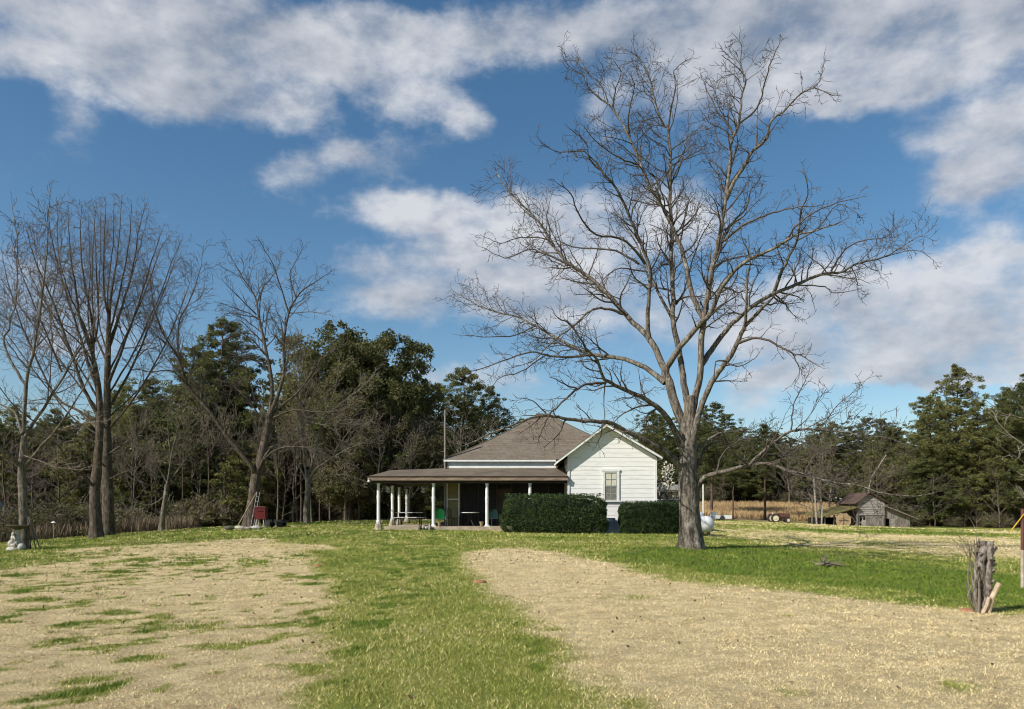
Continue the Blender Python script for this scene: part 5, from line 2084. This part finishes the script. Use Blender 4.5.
b = MB()
planks(b, rx0, rx1 - .3, zb - .35, lambda x: zr(x) - .06, Yb + .3, skip=[(bx_(886.3), bx_(891.5), bz_(518.6))])
b.box(rx1 - .42, rx1 - .3, Yb + .35, Yb + 8, zb - .3, zr(rx1) - .1)
b.build('lean_to_wall', 'barn', barn)
MB().box(bx_(886), bx_(892), Yb + .9, Yb + .95, zb - .3, bz_(517)).build('doorway_dark_sheet', 'void', barn)  # dark sheet added behind the doorway to stand for its shade
dw = MB().cbox((bx_(894), Yb + .22, (zb - .1 + bz_(518.5)) / 2), (.58, .05, bz_(518.5) - zb + .05), rz=.08)
dwo = dw.build('door', 'barn_pale', barn)
dwo['label'] = 'pale plank door hanging open'
b = MB()
b.poly([(rx0 - .1, Yb - .3, zr(rx0) + .02), (rx1 + .4, Yb - .3, zr(rx1) - .12), (rx1 + .4, Yb + 8.5, zr(rx1) + .1), (rx0 - .1, Yb + 8.5, zr(rx0) + .3),
        (rx0 - .1, Yb - .3, zr(rx0) - .08), (rx1 + .4, Yb - .3, zr(rx1) - .22), (rx1 + .4, Yb + 8.5, zr(rx1)), (rx0 - .1, Yb + 8.5, zr(rx0) + .2)],
       [(0, 1, 2, 3), (7, 6, 5, 4), (0, 4, 5, 1), (1, 5, 6, 2), (2, 6, 7, 3), (3, 7, 4, 0)])
b.build('right_roof', 'pole_grey', barn)
# octagonal panel
xo, zo = bx_(840), bz_(520.3)
ro = .92
Yo = Yb - 1.0
o = thing('octagonal_panel', 'tan octagonal wooden panel with a dark cross leaning in the open shed bay', 'panel', (xo, Yo, zb))
b = MB()
b.prism([(xo + ro * math.cos(math.radians(22.5 + 45 * k)), Yo, zo + ro * .98 * math.sin(math.radians(22.5 + 45 * k))) for k in range(8)], (0, .12, 0))
b.build('panel', 'octo', o)
b = MB()
b.box(xo - .04, xo + .04, Yo - .03, Yo - .002, zo - .6, zo + .45)
b.box(xo - .55, xo - .041, Yo - .03, Yo - .002, zo - .06, zo + .02)
b.box(xo + .041, xo + .55, Yo - .03, Yo - .002, zo - .06, zo + .02)
b.build('cross_bar', 'rust', o)
# poles by the barn
for px, top, lean, lab in ((817, 478, -.35, 'tall pale pole leaning beside the left end of the barn'), (821.5, 505, .1, 'short grey post closest to the left shed roof')):
    Yq = 88.5
    x = (px - CX) * Yq / F
    z0 = g1(x, Yq)
    zt_ = EYE + (HY - top) * Yq / F
    tag(MB().path([(x, Yq, z0 - .2), (x + lean, Yq, zt_)], [.11, .08], 7).build('wooden_pole', 'barn_pale', None, (x, Yq, z0)), lab, 'pole')
# dead leaning snag above barn
Yq = 99
pp = [W(866, 505, Yq), W(871, 478, Yq), W(886, 455, Yq)]
o = MB().path(pp, [.10, .07, .04], 6).build('dead_snag', 'twig_white', None, W(866, 528, Yq))
D.objects[o.name].location = W(866, 528, Yq)
tag(o, 'bleached dead snag slanting up behind the barn peak', 'tree')

# ------------------------------------------------ bird bath and things at the left
Yb2 = 28.3
x = (17.5 - CX) * Yb2 / F
z = g1(x, Yb2)
o = thing('bird_bath', 'white bird bath with a figured base and dark bowl at the far left', 'bird bath', (x, Yb2, z))
b = MB()
b.lathe((x - .06, Yb2, z - .02), [(.30, 0), (.32, .05), (.28, .12), (.20, .16)], 14)
b.lathe((x - .02, Yb2 + .02, z + .1), [(.20, 0), (.17, .12), (.12, .30), (.085, .45), (.07, .55), (.09, .62), (.12, .66)], 12)
b.blob((x - .16, Yb2 - .08, z + .24), (.13, .13, .16), 2, 12, .04)
b.blob((x - .10, Yb2 - .09, z + .44), (.085, .085, .14), 3, 12, .04)
b.blob((x - .09, Yb2 - .10, z + .60), (.065, .065, .075), 4, 12, .02)
b.path([(x - .08, Yb2 - .12, z + .52), (x + .02, Yb2 - .16, z + .42), (x - .02, Yb2 - .17, z + .32)], [.035, .03, .02], 7)
b.path([(x - .16, Yb2 - .14, z + .18), (x + .02, Yb2 - .20, z + .22), (x + .05, Yb2 - .22, z + .08)], [.06, .05, .035], 8)
b.build('pedestal', 'statue', o, smooth=True)
MB().lathe((x + .02, Yb2, z + .755), [(.08, 0), (.14, .03), (.30, .09), (.40, .15), (.42, .17), (.39, .165), (.30, .12), (.1, .10)], 24).build('bowl', 'bowl', o, smooth=True)
x2 = (21.5 - CX) * 28 / F
z2 = g1(x2, 28)
tag(MB().blob((x2, 28, z2 + .12), (.13, .13, .14), 8, 12, .06).build('garden_ball', 'statue', None, (x2, 28, z2), smooth=True), 'small round pale stone ball beside the bird bath foot', 'ornament')
Yb3 = 28.6
x = (34.5 - CX) * Yb3 / F
z = g1(x, Yb3)
o = thing('stick_teepee', 'narrow teepee of brown sticks leaning beside the slender left tree', 'trellis', (x, Yb3, z))
for k in range(7):
    a = k * 6.283 / 7
    legtube(o, [(x + .22 * math.cos(a), Yb3 + .2 * math.sin(a), z - .05), (x - .22 + .02 * math.cos(a), Yb3, z + 1.22)], .018, 'bark_brown' if k % 2 else 'twig_grey', 'stick')
o.name = 'stick_teepee'
Yq = 47
x = (53.5 - CX) * Yq / F
z = g1(x, Yq)
o = thing('bird_feeder', 'small pale topped feeder on a thin stake in the dead weeds', 'bird feeder', (x, Yq, z))
MB().path([(x, Yq, z - .1), (x, Yq, EYE - (523 - HY) * Yq / F)], .012, 6).build('stake', 'metalgrey', o)
zz = EYE - (523 - HY) * Yq / F
MB().lathe((x, Yq, zz), [(.10, 0), (.15, .02), (.04, .10), (.01, .12)], 10).build('cap', 'trim', o)
# pale blue camper far left
Yq = 52
xa, xb = (-60 - CX) * Yq / F, (3.0 - CX) * (Yq + 2.2) / F
z = g1(xb, Yq)
o = thing('camper_trailer', 'pale blue and white camper just showing at the left edge of the view', 'camper', ((xa + xb) / 2, Yq, z))
zt_ = EYE + (HY - 501.5) * Yq / F
zm_ = EYE + (HY - 506.5) * Yq / F
MB().prism([(xa, Yq, zm_ + .003), (xb, Yq, zm_ + .003), (xb - .2, Yq, zt_), (xa + .2, Yq, zt_)], (0, 2.2, 0)).build('upper_body', 'blue', o)
MB().box(xa, xb, Yq, Yq + 2.2, zm_ - 1.3, zm_).build('lower_body', 'trim', o)
MB().box(xa + 1, xa + 2, Yq - .02, Yq - .002, zm_ + .15, zt_ - .2).build('window', 'glass', o)
for c in (.35, .65):
    MB().lathe((xa + (xb - xa) * c, Yq - .03, zm_ - 1.3), [(.2, 0), (.32, .03), (.32, .2), (.2, .22)], 16, 'y').build('wheel', 'tyre', o)

# ------------------------------------------------ red box grill, ladder pole, stones, cart by the leaning tree
Yg = 43.2
xg = (261.2 - CX) * Yg / F
zg = g1(xg, Yg)
zr0, zr1 = EYE - (519 - HY) * Yg / F, EYE - (507.5 - HY) * Yg / F
o = thing('red_metal_box', 'dark red metal box grill on pale legs against the leaning tree', 'grill', (xg, Yg, zg))
MB().cbox((xg, Yg, (zr0 + zr1) / 2), (.62, .5, zr1 - zr0), bev=.04).build('firebox', 'red', o)
MB().cbox((xg, Yg, zr1 + .03), (.68, .56, .05), bev=.1).build('lid', 'red', o)
MB().cbox((xg + .02, Yg - .27, (zr0 + zr1) / 2 + .15), (.3, .02, .03)).build('handle', 'black', o)
for i in (-1, 1):
    for j in (-1, 1):
        legtube(o, [(xg + i * .18, Yg + j * .18, zr0), (xg + i * .26, Yg + j * .22, zg - .03)], .045 if i < 0 else .03, 'statue')
# pole leaning on the trunk
pa = W(236, 527, 43)
pb = W(257, 492, 43.6)
o = MB().path([(pa[0], pa[1], g1(pa[0], pa[1])), pb], [.042, .034], 7).build('leaning_pole', 'lumber', None, (pa[0], pa[1], g1(pa[0], pa[1])))
tag(o, 'tan wooden pole propped against the leaning tree trunk', 'pole')
pa = W(253.5, 510, 43.3)
pb = W(258.5, 492, 43.45)
o = thing('metal_ladder', 'short silver ladder section propped upright against the leaning trunk above the red box', 'ladder', pa)
for s_ in (-.08, .08):
    legtube(o, [(pa[0] + s_, pa[1] - .3, g1(pa[0], pa[1])), (pb[0] + s_, pb[1], pb[2])], .014, 'metalgrey', 'rail')
for k in range(5):
    t = .35 + .13 * k
    q = [(pa[0] + s_ + (pb[0] - pa[0]) * t, pa[1] - .3 + (pb[1] - pa[1] + .3) * t, g1(pa[0], pa[1]) + (pb[2] - g1(pa[0], pa[1])) * t) for s_ in (-.08, .08)]
    legtube(o, q, .010, 'metalgrey', 'rung')
rr = random.Random(12)
for i, (px, Y, s_, lab) in enumerate([(229, 42.5, .22, 'dark flat rock, leftmost of the stones around the leaning tree'), (239, 42.6, .2, 'pale stone by the foot of the propped wooden pole'), (243, 42.4, .17, 'small pale stone left of the leaning trunk base'),
                                      (248, 42.2, .14, 'low tan stone right in front of the leaning trunk base'), (253, 42.3, .16, 'tan stone between the trunk base and the red box legs'), (257, 42.2, .2, 'pale cream stone, rightmost, under the red box')]):
    x = (px - CX) * Y / F
    z = g1(x, Y)
    tag(MB().blob((x, Y, z + s_ * .4), (s_ * 1.3, s_, s_ * .7), i + 20, 9, .22).build('rock', 'bowl' if i == 0 else ('statue' if i in (1, 5) else 'rock'), None, (x, Y, z)), lab, 'rock', 'stones around the leaning tree')
Yq = 44.5
xa, xb = (266 - CX) * Yq / F, (285 - CX) * Yq / F
z = g1(xa, Yq)
o = thing('garden_cart', 'low black garden cart standing right of the red metal box', 'cart', ((xa + xb) / 2, Yq, z))
b = MB()
b.box(xa, xb, Yq - .35, Yq + .35, z + .26, z + .32)
for yy in (-.35, .32):
    b.box(xa, xb, Yq + yy, Yq + yy + .03, z + .321, z + .45)
b.box(xa, xa + .03, Yq - .31, Yq + .31, z + .321, z + .45)
b.build('bed', 'black', o)
for xx in (xa + .22, xb - .22):
    for yy in (-.42, .34):
        wo = MB().lathe((xx, Yq + yy, z + .2), [(.12, 0), (.2, .01), (.2, .07), (.12, .08)], 14, 'y').build('wheel', 'tyre', o)
MB().path([(xb, Yq, z + .3), (xb + .25, Yq, z + .4), (xb + .35, Yq, z + .62)], .015, 6).build('handle', 'black', o)

# ------------------------------------------------ cut stump cluster at the right
Ys = 12.6
xs = (984 - CX) * Ys / F
zs = g1(xs, Ys)
o = thing('cut_stump', 'knobbly cut-back stump with thin grey shoots and a pale sawn stub on the right lawn', 'stump', (xs, Ys, zs))


def ws(px, py, dy=0):
    return W(px, py, Ys + dy)


b = MB()
rr = random.Random(8)
for pts, r in (([(981, 613), (982, 590), (981, 565), (983, 541)], [.10, .072, .068, .055]), ([(984, 613), (987, 590), (989, 565), (990, 541)], [.075, .06, .055, .045]),
               ([(979, 613), (975, 590), (976, 565), (975, 552)], [.045, .032, .028, .02]), ([(985, 613), (984, 585), (985, 555), (986, 546)], [.07, .055, .05, .045])):
    c = crom([ws(a, c_, rr.uniform(-.08, .08)) for a, c_ in pts], 6)
    n = len(c)
    b.path([tuple(q + np.array([rr.gauss(0, .008), rr.gauss(0, .008), 0])) for q in c], [np.interp(i / (n - 1), np.linspace(0, 1, len(r)), r) * rr.uniform(.85, 1.2) for i in range(n)], 10)
for k in range(46):
    py = rr.uniform(545, 600)
    side = rr.choice((-1, 1, 1))
    px = 985 + (py - 575) * -.05 + side * rr.uniform(2, 7)
    p = ws(px, py, rr.uniform(-.1, .08))
    q = (p[0] + side * rr.uniform(.03, .08), p[1] - rr.uniform(-.03, .06), p[2] + rr.uniform(.0, .05))
    b.path([p, q], [.028, rr.uniform(.008, .022)], 6)
tr_ = b.build('trunk', 'stump', o, smooth=True)
b = MB()
for pts, r in (([(978, 613), (974, 590), (970, 560), (969, 545)], .018), ([(979, 613), (979, 585), (976, 560), (974, 540)], .02), ([(977, 612), (970, 590), (968, 575), (972, 545)], .014),
               ([(976, 613), (968, 596), (974, 580), (977, 545)], .014), ([(980, 612), (972, 600), (966, 583)], .016), ([(981, 600), (977, 570), (979, 538)], .015)):
    c = crom([ws(a, c_, rr.uniform(-.12, .0)) for a, c_ in pts], 4)
    b.path(c, [r * (1.1 - .6 * i / len(c)) for i in range(len(c))], 6)
T_ = Tree(55)
T_.split = 0
for k in range(16):
    p = ws(rr.uniform(967, 982), rr.uniform(545, 590), rr.uniform(-.15, .05))
    grow(T_, p, vnorm((rr.uniform(-.8, .25), rr.uniform(-.4, .3), 1)), rr.uniform(.18, .5), .006, 1, dict(wig=.15, rmin=.003, up=.05, space=[.1, .1], lmin=.06, ang=(25, 60)))
for p_, r_ in T_.thick + T_.thin:
    b.path(p_, r_, 4)
b.build('shoot', 'twig_grey', o)
b = MB()
b.path([ws(988, 613, -.1), ws(992, 598, -.13), ws(999, 583, -.15)], [.045, .042, .036], 9)
b.path([ws(983, 613, -.12), ws(987, 605, -.16), ws(989, 597, -.18)], [.035, .03, .028], 8)
b.path([ws(997, 588, -.14), ws(1001, 584, -.16)], [.022, .018], 6)
b.build('stub', 'cutwood', o)
# red soil beside the stump, and two ant hills
for px, py, Y, r, lab in ((967.5, 610, 12.7, .15, 'mound of red clay soil at the foot of the cut stump'), (480, 583, None, .16, 'small red clay mound on the green strip of lawn'), (318, 566, None, .12, 'tiny reddish clay mound at the edge of the left dry patch')):
    if Y is None:
        x, Y = ray(px, py)
    else:
        x = (px - CX) * Y / F
    z = g1(x, Y)
    tag(MB().blob((x, Y, z + .0), (r, r * .9, r * (.5 if r > .2 else .3)), int(px), 14, .14).build('dirt_mound', 'soil', None, (x, Y, z), smooth=True), lab, 'dirt mound')

# ------------------------------------------------ post at the right edge
Yq = 17.0
x = (1022.5 - CX) * Yq / F
z = g1(x, Yq)
o = thing('painted_post', 'red brown post with a flaking white foot and a yellow strap at the right edge', 'post', (x, Yq, z))
zt_ = EYE - (511 - HY) * Yq / F
zm_ = EYE - (550 - HY) * Yq / F
MB().path([(x, Yq, z - .1), (x, Yq, zm_)], .037, 10).build('white_foot', 'whitepost', o)
MB().path([(x, Yq, zm_ + .001), (x, Yq, zt_ + .05)], .035, 10).build('shaft', 'redwood', o)
MB().path([(x, Yq - .05, EYE - (514 - HY) * Yq / F), W(1010, 532, Yq)], .012, 6).build('strap', 'yellow', o)

# ------------------------------------------------ fallen branches on the lawn
x, y = ray(826, 567)
z = g1(x, y)
T_ = Tree(66)
T_.split = 0
for k in range(13):
    a = T_.rr.uniform(0, 6.28)
    grow(T_, (T_.rr.gauss(0, .18), T_.rr.gauss(0, .15), .04), vnorm((math.cos(a), math.sin(a), T_.rr.uniform(.05, .7))), T_.rr.uniform(.3, .75), .022, 2, dict(wig=.12, rmin=.005, up=.02, space=[.15, .2], lmin=.1, ang=(25, 60)))
T_.thick.append(([(-.3, 0, .05), (0, -.15, .12), (.4, -.3, .05)], [.045, .04, .03]))
o = link('fallen_branches', tubes(T_.thick + T_.thin, M['twig_grey'], 'fallen_branches'))
o.location = (x, y, z)
tag(o, 'small heap of fallen grey branches on the green lawn right of the pecan', 'branches')

# leaf litter, thickest under the crowns
n = 5200
cen = [(W(690, 549, 26.4)[:2], 7.5, .40), (W(250, 528, 44)[:2], 6, .2), (W(100, 538, 44)[:2], 6, .2), ((0, 18), 13, .2)]
Lp = []
for (c, sg, fr_) in cen:
    k = int(n * fr_)
    Lp.append(np.stack([R.normal(c[0], sg, k), R.normal(c[1], sg * .6, k)], 1))
Lp = np.concatenate(Lp)
Lp = Lp[(Lp[:, 1] > 5.5) & (Lp[:, 1] < 50)]
Lz = gz(Lp[:, 0], Lp[:, 1]) + (fbm(Lp[:, 0], Lp[:, 1], 1.2, 70) - .5) * .05 + .022
V, Fc = leaves(np.column_stack([Lp, Lz]), .055, .6)
M['litter'] = simple('dead_leaf', (.20, .125, .07), (.10, .065, .04), scale=1.7)
tag(link('fallen_leaves', npmesh('fallen_leaves', V, Fc, M['litter'])), 'small brown fallen leaves scattered over the grass', 'leaves', kind='stuff')

# ================================================================== LIGHT, SKY, CAMERA
EL, TH = math.radians(38), math.radians(55)
sd = Vector((-math.cos(EL) * math.sin(TH), -math.cos(EL) * math.cos(TH), math.sin(EL)))
ld = D.lights.new('sun', 'SUN')
ld.energy = 5.0
ld.angle = math.radians(.53)
ld.color = (1.0, .95, .86)
lo = D.objects.new('sun', ld)
COL.objects.link(lo)
lo.rotation_euler = sd.to_track_quat('Z', 'Y').to_euler()
lo.location = (-20, -20, 30)

w = D.worlds.new('World')
SC.world = w
w.use_nodes = True
nt = w.node_tree
nt.nodes.clear()
out = N(nt, 'ShaderNodeOutputWorld')
bg = N(nt, 'ShaderNodeBackground')
SKYS = .085
bg.inputs[1].default_value = SKYS
nt.links.new(bg.outputs[0], out.inputs[0])
sky = N(nt, 'ShaderNodeTexSky', sky_type='NISHITA')
sky.sun_disc = False
sky.sun_elevation = EL
sky.sun_rotation = math.atan2(sd.x, sd.y)
sky.altitude = 100
sky.air_density = 1.0
sky.dust_density = .6
sky.ozone_density = 1.0
tc = N(nt, 'ShaderNodeTexCoord')
DIR = tc.outputs['Generated']


def ma(op, a, b=None, c=None, clamp=False):
    n = N(nt, 'ShaderNodeMath', operation=op)
    n.use_clamp = clamp
    for i, v in enumerate((a, b, c)):
        if v is None:
            continue
        if isinstance(v, (int, float)):
            n.inputs[i].default_value = v
        else:
            nt.links.new(v, n.inputs[i])
    return n.outputs[0]


sp = N(nt, 'ShaderNodeSeparateXYZ')
nt.links.new(DIR, sp.inputs[0])
hl = ma('SQRT', ma('ADD', ma('MULTIPLY', sp.outputs[0], sp.outputs[0]), ma('MULTIPLY', sp.outputs[1], sp.outputs[1])))
az = ma('ARCTAN2', sp.outputs[0], sp.outputs[1])
el = ma('DIVIDE', sp.outputs[2], ma('MAXIMUM', hl, .001))
wn = N(nt, 'ShaderNodeTexNoise')
wn.inputs['Scale'].default_value = 9
wn.inputs['Detail'].default_value = 5
wn.inputs['Roughness'].default_value = .6
nt.links.new(DIR, wn.inputs['Vector'])
wsep = N(nt, 'ShaderNodeSeparateColor')
nt.links.new(wn.outputs['Color'], wsep.inputs[0])
azw = ma('MULTIPLY_ADD', ma('SUBTRACT', wsep.outputs[0], .5), .085, az)
elw = ma('MULTIPLY_ADD', ma('SUBTRACT', wsep.outputs[1], .5), .075, el)
cb = N(nt, 'ShaderNodeCombineXYZ')
nt.links.new(azw, cb.inputs[0])
nt.links.new(elw, cb.inputs[1])
UV = cb.outputs[0]
# clouds as (centre px, centre py, half width, half height, strength, brightness)
CL = [(70, 30, 90, 45, .8, .6), (135, 72, 95, 38, .75, .5), (230, 25, 210, 52, 1.0, .40), (110, 15, 110, 34, .9, .55), (390, 55, 95, 45, .95, .75), (290, 108, 48, 24, .75, .62), (190, 85, 85, 34, .7, .45), (520, 40, 60, 30, .7, .6),
      (430, 108, 60, 18, .7, .6), (475, 128, 28, 18, .65, .6), (5, 62, 34, 20, .6, .6), (66, 118, 22, 22, .35, .4), (285, 168, 50, 20, .62, .55), (365, 158, 75, 26, .62, .5), (345, 148, 30, 15, .4, .5),
      (400, 208, 100, 24, .8, .95), (460, 235, 95, 44, .9, .8), (385, 285, 80, 36, .75, .6), (430, 312, 80, 24, .65, .55), (530, 265, 85, 60, .8, .62), (610, 230, 90, 55, .85, .85), (600, 310, 110, 45, .7, .5), (690, 215, 45, 38, .7, .9),
      (650, 20, 170, 45, .95, .45), (820, 25, 190, 55, 1.0, .42), (960, 45, 140, 60, 1.0, .55), (890, 75, 90, 30, .7, .7), (780, 85, 60, 26, .8, .9), (720, 100, 60, 35, .6, .6), (620, 100, 60, 30, .5, .45), (838, 108, 18, 14, .6, .9),
      (1000, 165, 70, 45, .9, .6), (1040, 120, 60, 40, .8, .7), (930, 130, 35, 18, .4, .4), (960, 185, 35, 25, .5, .5),
      (890, 275, 120, 36, .85, .95), (1000, 275, 90, 34, .85, .95), (860, 325, 130, 45, .8, .62), (990, 330, 110, 45, .85, .5), (760, 320, 90, 40, .7, .55), (930, 365, 140, 20, .8, .85), (820, 375, 80, 14, .45, .6), (1010, 370, 60, 15, .6, .8),
      (748, 395, 36, 24, .85, .8), (480, 372, 70, 20, .65, .75), (520, 395, 50, 18, .6, .75), (430, 375, 30, 14, .5, .7), (650, 400, 30, 14, .3, .6),
      (30, 290, 60, 40, .55, .6), (95, 325, 45, 30, .5, .7), (10, 345, 60, 20, .5, .7), (170, 300, 30, 20, .3, .5)]
sw = None
sb = None
for px, py, rx_, ry_, s_, b_ in CL:
    d = math.hypot(F, px - CX)
    c = (math.atan((px - CX) / F), (HY - py) / d)
    v1 = N(nt, 'ShaderNodeVectorMath', operation='SUBTRACT')
    nt.links.new(UV, v1.inputs[0])
    v1.inputs[1].default_value = (c[0], c[1], 0)
    v2 = N(nt, 'ShaderNodeVectorMath', operation='MULTIPLY')
    nt.links.new(v1.outputs[0], v2.inputs[0])
    v2.inputs[1].default_value = (F / rx_, F / ry_, 0)
    v3 = N(nt, 'ShaderNodeVectorMath', operation='LENGTH')
    nt.links.new(v2.outputs[0], v3.inputs[0])
    mr = N(nt, 'ShaderNodeMapRange', interpolation_type='SMOOTHSTEP')
    nt.links.new(v3.outputs['Value'], mr.inputs[0])
    mr.inputs[1].default_value = 1.45
    mr.inputs[2].default_value = .25
    mr.inputs[3].default_value = 0
    mr.inputs[4].default_value = s_
    wv = mr.outputs[0]
    sw = wv if sw is None else ma('ADD', sw, wv)
    bv = ma('MULTIPLY', wv, b_)
    sb = bv if sb is None else ma('ADD', sb, bv)
# clouds all round behind the viewer too
bn = N(nt, 'ShaderNodeTexNoise')
bn.inputs['Scale'].default_value = 2.2
bn.inputs['Detail'].default_value = 6
nt.links.new(DIR, bn.inputs['Vector'])
back = ma('MULTIPLY', ramp(nt, bn.outputs[0], .48, .62), ramp(nt, ma('ABSOLUTE', az), .75, 1.2))
fb_ = N(nt, 'ShaderNodeTexNoise')
fb_.inputs['Scale'].default_value = 12
fb_.inputs['Detail'].default_value = 10
fb_.inputs['Roughness'].default_value = .60
mpp = N(nt, 'ShaderNodeMapping')
mpp.inputs['Scale'].default_value = (1, 1, 1.8)
nt.links.new(DIR, mpp.inputs[0])
nt.links.new(mpp.outputs[0], fb_.inputs['Vector'])
fine = fb_.outputs[0]
dens = ma('ADD', ma('ADD', ma('MINIMUM', sw, 1.15), back), ma('MULTIPLY', ma('SUBTRACT', fine, .5), 2.1))
mask = ma('MULTIPLY', ramp(nt, dens, .20, 1.32), .94)
bavg = ma('DIVIDE', sb, ma('MAXIMUM', sw, .05))
f2 = noi(nt, mpp.outputs[0], 5, 8, .62)
# relief: denser here than a little way toward the sun = lit edge
mpo = N(nt, 'ShaderNodeVectorMath', operation='ADD')
nt.links.new(mpp.outputs[0], mpo.inputs[0])
mpo.inputs[1].default_value = (-.028, 0, .045)
fb2 = N(nt, 'ShaderNodeTexNoise')
fb2.inputs['Scale'].default_value = 12
fb2.inputs['Detail'].default_value = 6
fb2.inputs['Roughness'].default_value = .55
nt.links.new(mpo.outputs[0], fb2.inputs['Vector'])
relief = ma('MULTIPLY', ma('SUBTRACT', fine, fb2.outputs[0]), 1.9)
edge = ma('MULTIPLY', ma('SUBTRACT', .9, ma('MINIMUM', dens, 1.6)), .28)
bri = ma('ADD', ma('ADD', bavg, edge), ma('ADD', ma('MULTIPLY', ma('SUBTRACT', f2, .5), 1.0), relief), clamp=True)
CG, CW = (.23, .27, .34), (.58, .595, .63)
kk = 1 / SKYS
EXPO = .28
cc = mixc(nt, bri, tuple(v * kk for v in CG), tuple(v * kk for v in CW))
hsv = N(nt, 'ShaderNodeHueSaturation')
hsv.inputs['Saturation'].default_value = 1.25
hsv.inputs['Value'].default_value = 1.12
hsv.inputs['Hue'].default_value = .495
nt.links.new(sky.outputs[0], hsv.inputs['Color'])
fin = mixc(nt, mask, hsv.outputs[0], cc)
nt.links.new(fin, bg.inputs[0])

cd = D.cameras.new('camera')
cam = D.objects.new('camera', cd)
COL.objects.link(cam)
cam.location = (0, 0, EYE)
cam.rotation_euler = (math.pi / 2, 0, 0)
cd.sensor_width = 36
cd.lens = 36 * F / 1024
cd.shift_y = (HY - 354.5) / 1024
cd.clip_end = 6000
SC.camera = cam
SC.view_settings.view_transform = 'Standard'
SC.view_settings.look = 'None'
SC.view_settings.gamma = 1
SC.view_settings.exposure = EXPO
SC.view_settings.use_curve_mapping = False
SC.render.engine = 'CYCLES'
SC.cycles.max_bounces = 6
SC.cycles.filter_width = 1.1
SC.render.filter_size = 1.1
